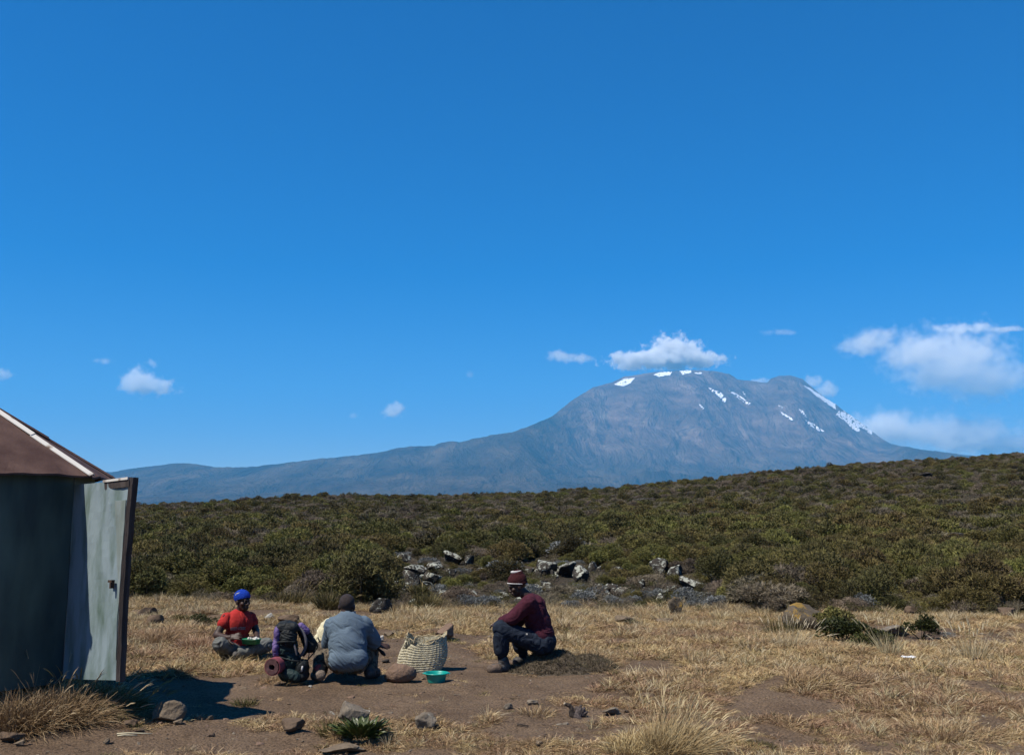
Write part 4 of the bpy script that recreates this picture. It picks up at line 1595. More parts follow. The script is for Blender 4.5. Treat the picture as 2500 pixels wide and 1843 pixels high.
def basket_pt(q, t):
    """outline of the basket at angle q and height t: a squashed round that leans right"""
    a = (97 / 2 + 7 * math.sin(math.pi * min(1, t * 1.1))) * s_k
    b = .125 + .035 * t - .02 * t * t
    c, s_ = math.cos(q), math.sin(q)
    e = .72
    x = a * math.copysign(abs(c) ** e, c) + 17 * s_k * t + .010 * math.sin(t * 5) * c
    y = b * math.copysign(abs(s_) ** e, s_)
    fold = .022 * t * max(0, math.cos(q * 3 + .6)) ** 2 * (1 if s_ < 0 else .4)
    y += fold
    z = HB * t + .026 * t * t * math.sin(q * 2 + 1.2) + .010 * t * math.sin(q * 5) + (1 - t) * (.022 * -(x / a) if a else 0) * -.6
    return Vector((x, y, max(z, .0)))

KSEG = 72
for i in range(NB):
    t0, t1 = i / NB, (i + 1) / NB
    bm = bmesh.new()
    rings = []
    for (tt, out_) in ((t0 + .003, -.001), (t0 + .25 / NB, .0032), (t0 + .6 / NB, .0036), (t1 - .003, -.002), (t1 - .02 / NB, -.010), (t0 + .02 / NB, -.010)):
        ring = []
        for k in range(KSEG):
            q = 2 * math.pi * k / KSEG
            p = basket_pt(q, tt)
            d = Vector((math.cos(q), math.sin(q), 0))
            ring.append(bm.verts.new(p + d * (out_ + .0018 * (k % 2)) + Vector((0, 0, .0012 * math.sin(q * 9 + i * 2)))))
        rings.append(ring)
    notch = {NB - 1: (190, 272), NB - 2: (194, 262), NB - 3: (199, 252), NB - 4: (205, 242), NB - 5: (212, 232)}.get(i)
    for a, b in zip(rings, rings[1:] + rings[:1]):
        for k in range(KSEG):
            deg = 360 * (k + .5) / KSEG
            if notch and notch[0] + 6 * math.sin(k * 2.1) < deg < notch[1] + 7 * math.sin(k * 1.3):
                continue
            bm.faces.new((a[k], a[(k + 1) % KSEG], b[(k + 1) % KSEG], b[k]))
    bmesh.ops.recalc_face_normals(bm, faces=bm.faces[:])
    bm_obj('plaited_band', bm, M_STRAW, bk, False)
bm = bmesh.new()
bot = [bm.verts.new(basket_pt(2 * math.pi * k / KSEG, .02) + Vector((0, 0, .006))) for k in range(KSEG)]
bm.faces.new(bot)
bot2 = [bm.verts.new(v.co + Vector((0, 0, .01))) for v in bot]
bm.faces.new(bot2)
for k in range(KSEG):
    bm.faces.new((bot[k], bot[(k + 1) % KSEG], bot2[(k + 1) % KSEG], bot2[k]))
bmesh.ops.recalc_face_normals(bm, faces=bm.faces[:])
bm_obj('basket_bottom', bm, M_STRAW, bk)

def loc_k(px, py, dy):
    return j(px, py, dy) - bk0
bm = bmesh.new()
rim = [basket_pt(2 * math.pi * k / 48, 1.0) + Vector((0, 0, .006 + .008 * math.sin(k * 1.7))) for k in range(48)]
rim = rim[36:] + rim[:26]
tube(bm, rim, .007, 6)
bm_obj('rim_rope', bm, M_ROPE, bk, True)
for pts in ([(1010, 1572, -.13), (1012, 1558, -.13), (1020, 1551, -.12), (1030, 1552, -.12), (1036, 1560, -.12), (1033, 1572, -.13), (1042, 1573, -.14), (1055, 1570, -.14), (1060, 1564, -.14)],
            [(989, 1556, .02), (994, 1553, .0), (1004, 1561, -.04), (1012, 1566, -.06)]):
    bm = bmesh.new()
    P = [loc_k(*p) for p in pts]
    Q = []
    for a, b in zip(P, P[1:]):
        Q += [a.lerp(b, k / 4) for k in range(4)]
    Q.append(P[-1])
    for _ in range(3):
        Q = [Q[0]] + [(Q[i - 1] + Q[i] * 2 + Q[i + 1]) / 4 for i in range(1, len(Q) - 1)] + [Q[-1]]
    tube(bm, Q, .0065, 6)
    bm_obj('rope_handle', bm, M_ROPE, bk, True)
rg = random.Random(5)
bm = bmesh.new()                                        # frayed strips round the tear
for k in range(34):
    q = R(rg.uniform(192, 268))
    p = basket_pt(q, rg.uniform(.70, .98)) + Vector((math.cos(q), math.sin(q), 0)) * .008
    d = Vector((rg.gauss(0, 1), rg.uniform(-.6, .1), rg.gauss(.2, .8))).normalized()
    s = d.cross(Vector((0, 1, .2))).normalized() * .0035
    e = p + d * rg.uniform(.02, .05)
    n_ = Vector((0, .002, 0))
    hexa(bm, [p - s, p + s, p + s + n_, p - s + n_, e - s * .5, e + s * .5, e + s * .5 + n_, e - s * .5 + n_])
fr_ = bm_obj('frayed_strips', bm, M_STRAW, bk)
fr_['kind'] = 'stuff'

# ------------------------------------------------------------------ washing-up basin
P = hit(1064, 1668)
bs0 = Vector((P.x, P.y + .06, gz(P.x, P.y + .06)))
bowl = empty('plastic_basin', bs0)
tag(bowl, 'small turquoise-green plastic basin on the path in front of the basket', 'basin')
s_b = bs0.y / F
M_TURQ = mat('turquoise_plastic', (.004, .34, .27), .35, (.008, .40, .32), scale=6, spec=.5)
bm = bmesh.new()
r_ = 27.5 * s_b
lathe(bm, [(r_ * .66, 0), (r_ * .70, .002), (r_ * .74, .012), (r_ * .90, .078), (r_ * .93, .086), (r_ * 1.07, .086), (r_ * 1.10, .090), (r_ * 1.07, .095), (r_ * .94, .096),
           (r_ * .90, .090), (r_ * .72, .014), (r_ * .64, .008)], 44)
bmesh.ops.recalc_face_normals(bm, faces=bm.faces[:])
bm_obj('bowl', bm, M_TURQ, bowl, True)
for sx in (-1, 1):
    bm = bmesh.new()
    a0 = .28
    prev = None
    for k in range(9):
        q = -a0 + 2 * a0 * k / 8 + (0 if sx > 0 else math.pi)
        rr_ = r_ * (1.10 + .10 * math.sin(math.pi * k / 8))
        c, s_ = math.cos(q), math.sin(q)
        ring = [bm.verts.new((r_ * 1.06 * c, r_ * 1.06 * s_, .084)), bm.verts.new((rr_ * c, rr_ * s_, .084)), bm.verts.new((rr_ * c, rr_ * s_, .090)), bm.verts.new((r_ * 1.06 * c, r_ * 1.06 * s_, .090))]
        if prev:
            for t in range(4):
                bm.faces.new((prev[t], prev[(t + 1) % 4], ring[(t + 1) % 4], ring[t]))
        else:
            bm.faces.new(ring[::-1])
        prev = ring
    bm.faces.new(prev)
    bmesh.ops.recalc_face_normals(bm, faces=bm.faces[:])
    bm_obj('lip_handle', bm, M_TURQ, bowl)

# ------------------------------------------------------------------ gnarled root, litter, stalks
P = hit(1402, 1752)
j = J(P.y)
rt_ = empty('gnarled_root', P)
tag(rt_, 'dark gnarled root with a raised curved arm lying on bare soil', 'root')
M_BARK = mat('dark_root_wood', (.022, .016, .013), .9, (.07, .052, .042), scale=24, detail=8, bump=.9, bscale=60, coords='World', stretch=(1, 1, .4))
arm = [(1410, 1752, 0), (1398, 1748, -.01), (1395, 1738, -.01), (1396, 1729, 0), (1391, 1722, 0), (1383, 1719, 0), (1378, 1717, 0)]
bm = bmesh.new()
tube(bm, [j(*p) - P for p in arm], [.030, .032, .022, .018, .017, .015, .010], 9)
bm_obj('curved_arm', bm, M_BARK, rt_, True)
bm = bmesh.new()
tube(bm, [j(1379.5, 1717.6, 0) - P, j(1376.5, 1716.2, 0) - P], [.0145, .008], 9)
bm_obj('broken_end', bm, mat('pale_heartwood', (.45, .36, .26), .8), rt_, True)
st = fuse('stump', [prim_capsule(j(1406, 1748, .0), j(1420, 1740, .03), .030, .034), prim_capsule(j(1418, 1745, .02), j(1408, 1730, .03), .030, .016),
                    prim_capsule(j(1420, 1742, .02), j(1428, 1750, .0), .026, .010), prim_capsule(j(1413, 1738, .0), j(1418, 1722, .0), .02, .006), prim_capsule(j(1418, 1740, .0), j(1427, 1727, .0), .018, .005),
                    prim_capsule(j(1422, 1744, .0), j(1434, 1737, .0), .016, .004), prim_capsule(j(1405, 1750, -.02), j(1418, 1754, -.06), .022, .008)],
          .005, 2, mat('grey_root_wood', (.05, .038, .034), .9, (.15, .12, .11), scale=26, bump=.9, bscale=60, coords='World'), rt_, 0, (.014, 22, 61, (1, 1, .4)))

P = hit(2220, 1622)
bm = bmesh.new()
bmesh.ops.create_grid(bm, x_segments=14, y_segments=10, size=1)
for v in bm.verts:
    x, y = v.co.x, v.co.y
    v.co = Vector((x * .07, y * .045, .022 + .018 * mnoise.noise(Vector((x * 2, y * 2, 1))) + .012 * mnoise.noise(Vector((x * 5, y * 5, 4)))))
bmesh.ops.solidify(bm, geom=bm.faces[:], thickness=.002)
o = bm_obj('paper_scrap', bm, mat('white_paper', (.80, .80, .80), .7), None, False, P + Vector((0, 0, .05)))
tag(o, 'crumpled scrap of white paper on the dry grass at the right', 'paper')
for (a, b, lab) in (((285, 1796), (371, 1796), 'longer pale straw stalk lying on the path at the lower left'), ((286, 1802), (335, 1801), 'shorter pale straw stalk just below the longer one'),
                    ((1262, 1776), (1291, 1778), 'thin brown twig on the soil below the gnarled root')):
    p0, p1_ = hit(*a), hit(*b)
    bm = bmesh.new()
    up_ = Vector((0, 0, .008))
    mid_ = (p0 + p1_) / 2
    tube(bm, [p0 - mid_ + up_, (p0 - mid_) * .3 + up_ * 1.6, (p1_ - mid_) * .4 + up_ * 1.2, p1_ - mid_ + up_], [.006, .0055, .005, .003], 6)
    o = bm_obj('dry_stalk', bm, mat('pale_straw', (.62, .54, .36), .7) if 'straw' in lab else M_BARK, None, True, mid_)
    tag(o, lab, 'stalk')
# ------------------------------------------------------------------ plants made of many small blades
def blades(base, direc, length, width, bend=0.0, bdir=(0, 0, -1), seg=2, rng=None, var=None):
    """tapered strips: arrays of base points and directions -> verts, triangles, variation"""
    n = len(base)
    d = direc / np.linalg.norm(direc, axis=1, keepdims=True)
    side = np.cross(d, rng.normal(size=(n, 3)))
    side /= np.linalg.norm(side, axis=1, keepdims=True) + 1e-9
    bd = np.asarray(bdir, float)
    V, T = [], []
    L_, W_ = length[:, None], width[:, None]
    ring = []
    for k in range(seg + 1):
        t = k / seg
        c = base + d * L_ * t + bd * (bend * L_ * t * t)
        if k < seg:
            wd = W_ * (1 - 0.55 * t) * 0.5
            ring.append((len(V), 2))
            V += [c - side * wd, c + side * wd]
        else:
            ring.append((len(V), 1))
            V += [c]
    V = np.stack(V, 1)                         # n, m, 3
    m = V.shape[1]
    o = (np.arange(n) * m)[:, None]
    for k in range(seg):
        a = ring[k][0]
        b = ring[k + 1][0]
        if ring[k + 1][1] == 2:
            T.append(o + np.array([[a, a + 1, b + 1]]))
            T.append(o + np.array([[a, b + 1, b]]))
        else:
            T.append(o + np.array([[a, a + 1, b]]))
    T = np.concatenate(T, 0)
    v = rng.random(n) if var is None else var
    return V.reshape(-1, 3), T, np.repeat(v, m)

def join(parts):
    V, T, A, off = [], [], [], 0
    for v, t, a in parts:
        V.append(v)
        T.append(t + off)
        A.append(a)
        off += len(v)
    return np.concatenate(V), np.concatenate(T), np.concatenate(A)

def leaf_mat(name, stops, rand=.25, hue=.02, rough=.75):
    """colour by sprig variation, shifted a little from plant to plant"""
    m = bpy.data.materials.new(name)
    m.use_nodes = True
    t = m.node_tree
    b = t.nodes['Principled BSDF']
    b.inputs['Roughness'].default_value = rough
    b.inputs['Specular IOR Level'].default_value = .2
    at_ = t.nodes.new('ShaderNodeAttribute')
    at_.attribute_name = 'var'
    r = t.nodes.new('ShaderNodeValToRGB')
    e = r.color_ramp.elements
    e[0].position, e[0].color = 0, lin(stops[0])
    e[1].position, e[1].color = 1, lin(stops[-1])
    for i, c in enumerate(stops[1:-1]):
        k = e.new((i + 1) / (len(stops) - 1))
        k.color = lin(c)
    t.links.new(at_.outputs['Fac'], r.inputs[0])
    oi = t.nodes.new('ShaderNodeObjectInfo')
    m1 = t.nodes.new('ShaderNodeMapRange')
    m1.inputs['To Min'].default_value = 1 - rand
    m1.inputs['To Max'].default_value = 1 + rand
    t.links.new(oi.outputs['Random'], m1.inputs['Value'])
    fr = t.nodes.new('ShaderNodeMath')
    fr.operation = 'MULTIPLY'
    fr.inputs[1].default_value = 7.31
    t.links.new(oi.outputs['Random'], fr.inputs[0])
    fc = t.nodes.new('ShaderNodeMath')
    fc.operation = 'FRACT'
    t.links.new(fr.outputs[0], fc.inputs[0])
    m2 = t.nodes.new('ShaderNodeMapRange')
    m2.inputs['To Min'].default_value = .5 - hue
    m2.inputs['To Max'].default_value = .5 + hue
    t.links.new(fc.outputs[0], m2.inputs['Value'])
    h = t.nodes.new('ShaderNodeHueSaturation')
    t.links.new(m1.outputs[0], h.inputs['Value'])
    t.links.new(m2.outputs[0], h.inputs['Hue'])
    t.links.new(r.outputs[0], h.inputs['Color'])
    t.links.new(h.outputs[0], b.inputs['Base Color'])
    MATS[name] = m
    return m

M_OLIVE = leaf_mat('olive_heath', [(.084, .064, .034), (.162, .138, .046), (.22, .195, .056), (.27, .24, .075)], .26, .03)
M_DARK = leaf_mat('dark_heath', [(.060, .048, .025), (.105, .096, .034), (.16, .145, .045)], .32, .02)
M_GREY = leaf_mat('grey_heath', [(.12, .094, .064), (.22, .18, .122), (.31, .255, .175)], .3, .02)
M_SILV = leaf_mat('silver_leaf', [(.07, .07, .06), (.19, .20, .19), (.44, .46, .45)], .2, .01)
M_LEAF = leaf_mat('green_leaf', [(.022, .026, .009), (.055, .066, .018), (.13, .14, .034)], .15, .01, .5)
M_GOLD = leaf_mat('gold_grass', [(.22, .130, .055), (.44, .295, .130), (.62, .45, .22), (.76, .60, .34)], .22, .012, .6)
M_RED = leaf_mat('russet_grass', [(.15, .080, .040), (.32, .19, .098), (.47, .31, .17), (.60, .45, .28)], .22, .012, .6)
M_GREENG = leaf_mat('green_grass', [(.07, .06, .022), (.14, .125, .036), (.26, .21, .08)], .2, .015, .6)
M_PALE = leaf_mat('pale_grass', [(.30, .22, .11), (.50, .40, .22), (.66, .57, .38)], .15, .01, .6)

def shrub_mesh(seed, nsp, kind='heath', coarse=1.0):
    rng = np.random.default_rng(seed)
    k = rng.integers(6, 10)
    C = np.stack([rng.uniform(-.32, .32, k), rng.uniform(-.32, .32, k), rng.uniform(.16, .46, k)], 1)
    C[:, 2] *= 1.15 - 1.1 * np.hypot(C[:, 0], C[:, 1])
    Rr = rng.uniform(.15, .27, k)
    li = rng.choice(k, nsp, p=Rr ** 2 / np.sum(Rr ** 2))
    D = rng.normal(size=(nsp, 3))
    D /= np.linalg.norm(D, axis=1, keepdims=True)
    D[:, 2] = np.where(D[:, 2] < -.25, -D[:, 2], D[:, 2])
    rad = Rr[li] * np.where(rng.random(nsp) < .28, rng.uniform(.2, .8, nsp), rng.uniform(.82, 1.06, nsp))
    B = C[li] + D * rad[:, None]
    B[:, 2] = np.maximum(B[:, 2], .01)
    up = np.array([0, 0, 1.0])
    if kind == 'silver':
        dr = D * 1.1 + up * .35 + rng.normal(size=(nsp, 3)) * .5
        ln = rng.uniform(.03, .07, nsp) * coarse
        wd = rng.uniform(.016, .030, nsp) * coarse
        nb = 4
    elif kind == 'twig':
        dr = D * .7 + up * .5 + rng.normal(size=(nsp, 3)) * .5
        ln = rng.uniform(.05, .12, nsp) * coarse
        wd = rng.uniform(.007, .012, nsp) * coarse
        nb = 4
    else:
        dr = D * .9 + up * .42 + rng.normal(size=(nsp, 3)) * .38
        ln = rng.uniform(.03, .075, nsp) * coarse
        wd = rng.uniform(.010, .018, nsp) * coarse
        nb = 4
    vs_ = np.clip(.25 + .5 * rng.random(k)[li] + rng.normal(0, .16, nsp), 0, 1)
    P = []
    for j in range(nb):
        jit = rng.normal(size=(nsp, 3)) * (.38 if j else .1)
        P.append(blades(B + rng.normal(size=(nsp, 3)) * .008, dr + jit, ln * rng.uniform(.6, 1.1, nsp), wd, .1, seg=1, rng=rng, var=vs_))
    # woody stems from the root to the lobes
    bm = bmesh.new()
    for c in C:
        tube(bm, [(c[0] * .15, c[1] * .15, 0), (c[0] * .5, c[1] * .5, c[2] * .5), tuple(c)], [.016, .011, .006], 4)
    bmesh.ops.triangulate(bm, faces=bm.faces[:])
    bm.verts.index_update()
    SV = np.array([v.co[:] for v in bm.verts])
    ST = np.array([[v.index for v in f.verts] for f in bm.faces])
    bm.free()
    P.append((SV, ST, np.zeros(len(SV))))
    V, T, A = join(P)
    return V, T, A

def tussock_mesh(seed, n, length, spread, lean=(0.25, 0, 0), width=.006, flop=.55, heads=0, sig=.35):
    rng = np.random.default_rng(seed)
    a = rng.uniform(0, 2 * np.pi, n)
    r = spread * np.sqrt(rng.random(n))
    B = np.stack([r * np.cos(a), r * np.sin(a), np.zeros(n)], 1)
    D = np.stack([np.cos(a) * r / spread * .8, np.sin(a) * r / spread * .8, np.ones(n)], 1) + rng.normal(size=(n, 3)) * sig + np.array(lean)
    D[:, 2] = np.maximum(D[:, 2], .12)
    ln = length * rng.uniform(.45, 1.1, n)
    P = [blades(B, D, ln, np.full(n, width), flop, seg=3, rng=rng)]
    if heads:
        h = rng.choice(n, heads, replace=False)
        d = D[h] / np.linalg.norm(D[h], axis=1, keepdims=True)
        L1 = length * rng.uniform(1.1, 1.5, heads)
        P.append(blades(B[h], d, L1, np.full(heads, width * .7), flop * .35, seg=3, rng=rng, var=np.full(heads, .8)))
        tip = B[h] + d * (L1 * .80)[:, None] + np.array([0, 0, -1.0]) * (flop * .35 * L1 * .64)[:, None]
        for j in range(3):
            P.append(blades(tip, d + rng.normal(size=(heads, 3)) * .05, L1 * .26, np.full(heads, width * 1.5), .25, seg=2, rng=rng, var=np.full(heads, 1.0)))
    return join(P)

def plant_obj(mesh, name, m):
    V, T, A = mesh
    me = fast_mesh(name, V, T, {'var': A})
    me.materials.append(m)
    return me

# prototypes (meshes only; objects share them)
HEATH = [plant_obj(shrub_mesh(10 + i, 2600), 'heath_shrub', M_OLIVE) for i in range(5)]
DARKH = [plant_obj(shrub_mesh(30 + i, 2600), 'dark_shrub', M_DARK) for i in range(4)]
GREYH = [plant_obj(shrub_mesh(50 + i, 1900, 'twig'), 'grey_shrub', M_GREY) for i in range(4)]
SILVH = [plant_obj(shrub_mesh(70 + i, 900, 'silver'), 'silver_shrub', M_SILV) for i in range(3)]
FARO = [plant_obj(shrub_mesh(110 + i, 700, coarse=1.7), 'far_olive', M_OLIVE) for i in range(4)]
FARD = [plant_obj(shrub_mesh(130 + i, 700, coarse=1.7), 'far_dark', M_DARK) for i in range(3)]
FARG = [plant_obj(shrub_mesh(150 + i, 650, 'twig', 1.9), 'far_grey', M_GREY) for i in range(4)]

# ------------------------------------------------------------------ scatter through geometry nodes (for what nobody could count)
def scatter(name, protos, pts, idx, rot, scl):
    """one object: points instanced with the prototype meshes"""
    coll = bpy.data.collections.new(name + '_kinds')
    for i, me in enumerate(protos):
        coll.objects.link(bpy.data.objects.new('%s_%03d' % (name, i), me))
    me = bpy.data.meshes.new(name)
    me.vertices.add(len(pts))
    me.vertices.foreach_set('co', np.ascontiguousarray(pts, np.float32).ravel())
    a = me.attributes.new('pick', 'INT', 'POINT')
    a.data.foreach_set('value', np.ascontiguousarray(idx, np.int32))
    a = me.attributes.new('turn', 'FLOAT_VECTOR', 'POINT')
    a.data.foreach_set('vector', np.ascontiguousarray(rot, np.float32).ravel())
    a = me.attributes.new('size', 'FLOAT_VECTOR', 'POINT')
    a.data.foreach_set('vector', np.ascontiguousarray(scl, np.float32).ravel())
    me.update()
    o = link(name, me)
    ng = bpy.data.node_groups.new(name, 'GeometryNodeTree')
    ng.interface.new_socket('Geometry', in_out='INPUT', socket_type='NodeSocketGeometry')
    ng.interface.new_socket('Geometry', in_out='OUTPUT', socket_type='NodeSocketGeometry')
    n = ng.nodes.new
    gi, go = n('NodeGroupInput'), n('NodeGroupOutput')
    ci = n('GeometryNodeCollectionInfo')
    ci.inputs['Collection'].default_value = coll
    ci.inputs['Separate Children'].default_value = True
    ci.inputs['Reset Children'].default_value = True
    ip = n('GeometryNodeInstanceOnPoints')
    ip.inputs['Pick Instance'].default_value = True
    for nm, ty, sock in (('pick', 'INT', 'Instance Index'), ('turn', 'FLOAT_VECTOR', 'Rotation'), ('size', 'FLOAT_VECTOR', 'Scale')):
        na = n('GeometryNodeInputNamedAttribute')
        na.data_type = ty
        na.inputs['Name'].default_value = nm
        ng.links.new(na.outputs['Attribute'], ip.inputs[sock])
    ng.links.new(gi.outputs[0], ip.inputs['Points'])
    ng.links.new(ci.outputs[0], ip.inputs['Instance'])
    ng.links.new(ip.outputs[0], go.inputs[0])
    md = o.modifiers.new('scatter', 'NODES')
    md.node_group = ng
    return o

# ------------------------------------------------------------------ rocks
def rock_mesh(seed, cuts=7, rough=.10):
    rng = random.Random(seed)
    bm = bmesh.new()
    bmesh.ops.create_icosphere(bm, subdivisions=4, radius=1)
    planes = []
    for _ in range(cuts):
        n = Vector((rng.gauss(0, 1), rng.gauss(0, 1), rng.gauss(0.1, .8))).normalized()
        planes.append((n, rng.uniform(.42, .80)))
    off = Vector((seed * 3.1, seed * 1.7, 0))
    for v in bm.verts:
        p = v.co.copy()
        for n, d in planes:
            e = p.dot(n) - d
            if e > 0:
                p -= n * e * .97
        p *= 1 + rough * (mnoise.noise(p * 1.6 + off) + .5 * mnoise.noise(p * 4 + off) + .22 * mnoise.noise(p * 11 + off))
        v.co = p
    xs = [v.co.x for v in bm.verts]
    ys = [v.co.y for v in bm.verts]
    zs = [v.co.z for v in bm.verts]
    for v in bm.verts:                         # unit box: x, y within +-.5, z from 0 to 1
        v.co.x = (v.co.x - min(xs)) / (max(xs) - min(xs)) - .5
        v.co.y = (v.co.y - min(ys)) / (max(ys) - min(ys)) - .5
        v.co.z = (v.co.z - min(zs)) / (max(zs) - min(zs))
    bmesh.ops.recalc_face_normals(bm, faces=bm.faces[:])
    me = bpy.data.meshes.new('rock')
    bm.to_mesh(me)
    bm.free()
    for p in me.polygons:
        p.use_smooth = True
    return me

ROCKS = [rock_mesh(i + 1, 10 + i % 5, .11 + .03 * (i % 3)) for i in range(9)] + [rock_mesh(31 + i, 5, .10) for i in range(3)] + [rock_mesh(44, 3, .07)]

def stone_mat(name, a, b, lichen=None, amount=.55, lscale=9):
    m = bpy.data.materials.new(name)
    m.use_nodes = True
    t = m.node_tree
    N, L = t.nodes.new, t.links.new
    bs = t.nodes['Principled BSDF']
    bs.inputs['Roughness'].default_value = .92
    bs.inputs['Specular IOR Level'].default_value = .15
    g = N('ShaderNodeNewGeometry')
    n1 = N('ShaderNodeTexNoise')
    n1.inputs['Scale'].default_value = 11
    n1.inputs['Detail'].default_value = 8
    n1.inputs['Roughness'].default_value = .68
    L(g.outputs['Position'], n1.inputs['Vector'])
    r1 = N('ShaderNodeValToRGB')
    r1.color_ramp.elements[0].position = .32
    r1.color_ramp.elements[0].color = lin(a)
    r1.color_ramp.elements[1].position = .68
    r1.color_ramp.elements[1].color = lin(b)
    L(n1.outputs['Fac'], r1.inputs[0])
    last = r1.outputs[0]
    if lichen:
        n2 = N('ShaderNodeTexNoise')
        n2.inputs['Scale'].default_value = lscale
        n2.inputs['Detail'].default_value = 6
        n2.inputs['Roughness'].default_value = .7
        n2.inputs['Distortion'].default_value = .6
        L(g.outputs['Position'], n2.inputs['Vector'])
        sx = N('ShaderNodeSeparateXYZ')           # lichen grows on the upper faces
        L(g.outputs['Normal'], sx.inputs[0])
        ad = N('ShaderNodeMath')
        ad.operation = 'MULTIPLY_ADD'
        L(sx.outputs['Z'], ad.inputs[0])
        ad.inputs[1].default_value = .10
        L(n2.outputs['Fac'], ad.inputs[2])
        r2 = N('ShaderNodeValToRGB')
        r2.color_ramp.elements[0].position = amount
        r2.color_ramp.elements[0].color = (0, 0, 0, 1)
        r2.color_ramp.elements[1].position = amount + .06
        r2.color_ramp.elements[1].color = (1, 1, 1, 1)
        L(ad.outputs[0], r2.inputs[0])
        mx = N('ShaderNodeMix')
        mx.data_type = 'RGBA'
        L(r2.outputs[0], mx.inputs['Factor'])
        L(last, mx.inputs['A'])
        mx.inputs['B'].default_value = lin(lichen)
        last = mx.outputs['Result']
    L(last, bs.inputs['Base Color'])
    b = N('ShaderNodeBump')
    b.inputs['Strength'].default_value = .7
    b.inputs['Distance'].default_value = .03
    n3 = N('ShaderNodeTexNoise')
    n3.inputs['Scale'].default_value = 26
    n3.inputs['Detail'].default_value = 7
    L(g.outputs['Position'], n3.inputs['Vector'])
    L(n3.outputs['Fac'], b.inputs['Height'])
    L(b.outputs[0], bs.inputs['Normal'])
    MATS[name] = m
    return m

S_TAN = stone_mat('tan_stone', (.14, .105, .07), (.26, .20, .14))
S_BROWN = stone_mat('brown_stone', (.11, .075, .05), (.20, .14, .095))
S_RED = stone_mat('reddish_stone', (.18, .115, .08), (.28, .19, .135))
S_GREY = stone_mat('grey_stone', (.15, .12, .09), (.27, .225, .17), (.38, .36, .30), .66)
S_LICH = stone_mat('lichen_stone', (.030, .026, .022), (.085, .074, .06), (.42, .43, .36), .565, 8)
S_DARK = stone_mat('dark_stone', (.022, .020, .018), (.06, .052, .045), (.30, .29, .25), .66, 7)
S_YEL = stone_mat('yellow_lichen_stone', (.085, .066, .048), (.16, .13, .09), (.34, .21, .05), .62, 6)
S_PALE = stone_mat('pale_stone', (.30, .28, .24), (.52, .50, .45))

ROCK_SPOTS = []                               # x, y, radius: no shrubs there

def rock(px, py, wpx, hpx, m, label, k, rz=0.0, depth=.85, sink=.12, tilt=0.0, group=None, name='rock', keep=True, cat='rock'):
    P = hit(px, py)
    s = P.y / F
    w, h = wpx * s, hpx * s
    P.y += w * depth * .35
    P.z = gz(P.x, P.y) - h * sink
    me = ROCKS[k % len(ROCKS)]
    key = (k % len(ROCKS), m.name)
    if key not in rock.cache:
        c = me.copy()
        c.materials.clear()
        c.materials.append(m)
        rock.cache[key] = c
    o = link(name, rock.cache[key], None, None, P, (0, tilt, rz), (w * 1.06, w * depth, h * (1 + sink)))
    tag(o, label, cat, group)
    if keep:
        ROCK_SPOTS.append((P.x, P.y, w * .55))
    return o
rock.cache = {}

# stones lying in the clearing
rock(405, 1766, 74, 52, S_TAN, 'tan angular boulder lying in the hut shadow beside the dirt path', 11, .4)
rock(211, 1670, 28, 20, S_GREY, 'small grey stone under the open hut door', 1, 1.1)
rock(315, 1778, 32, 18, S_BROWN, 'brown stone just left of the tan boulder', 2, .3)
rock(432, 1770, 20, 12, S_TAN, 'little tan stone leaning against the right foot of the tan boulder', 3)
rock(512, 1757, 15, 10, S_TAN, 'small tan stone at the lower edge of the hut shadow', 4)
rock(338, 1792, 30, 10, S_BROWN, 'flat reddish-brown stone above the two pale stalks', 5)
rock(258, 1818, 15, 14, S_TAN, 'little ochre pebble-sized stone on the path left of the stalks', 6)
rock(20, 1815, 55, 24, S_BROWN, 'low brown stone in the bottom left corner', 7, .5)
rock(44, 1822, 20, 14, S_TAN, 'small stone beside the low brown corner stone', 3)
rock(715, 1664, 46, 20, S_BROWN, 'flat brown stone on the path in front of the backpack', 2, .2)
rock(975, 1668, 74, 44, S_RED, 'smooth reddish-brown boulder leaning on the woven basket', 12, .15, .8)
rock(858, 1782, 84, 50, S_GREY, 'grey sloping rock behind the green leafy rosette', 7, -.3, .9, .3)
rock(1038, 1786, 54, 40, S_GREY, 'pale grey rock in dry grass right of the green rosette', 1, .8)
rock(715, 1796, 56, 26, S_BROWN, 'half-buried brown rock on the path left of the rosette', 4, .6)
rock(830, 1846, 110, 16, S_TAN, 'flat grey rock slab at the bottom edge below the rosette', 5, .2)
rock(926, 1496, 54, 36, S_LICH, 'lichen-spotted boulder in the grass right of the bare-headed man', 8, .3)
rock(818, 1470, 34, 30, S_LICH, 'white-lichened rock between the grass tussocks and the bare head', 3, .9)
rock(655, 1516, 22, 18, S_PALE, 'small pale stone in the grass right of the red shirt', 6)
rock(702, 1524, 52, 22, S_BROWN, 'flat rounded brown rock seen just above the backpack', 2, .1, .7, .05)
rock(352, 1506, 50, 24, S_BROWN, 'brown rock in the long grass just right of the hut door', 8, .4)
rock(374, 1528, 44, 26, S_BROWN, 'second brown rock below it, half hidden in grass by the door', 0, 1.4)
rock(1970, 1544, 96, 66, S_YEL, 'big rounded boulder with orange lichen on the right of the clearing', 10, .2, .9)
rock(2186, 1556, 84, 26, S_GREY, 'low grey stone left of the right-hand olive bush', 5, .1)
rock(1652, 1504, 40, 44, S_YEL, 'upright ochre-yellow stone at the edge of the shrubs', 1, .7, .7)
rock(1528, 1524, 46, 20, S_TAN, 'flat tan stone in golden grass below the silver shrubs', 7)
rock(1624, 1524, 40, 14, S_TAN, 'pale flat stone left below the upright ochre stone', 2)
rock(1084, 1564, 42, 36, S_RED, 'pointed reddish rock standing behind the basket', 3, .5)
rock(2470, 1508, 42, 22, S_BROWN, 'round brown stone at the right edge by the shrubs', 4)
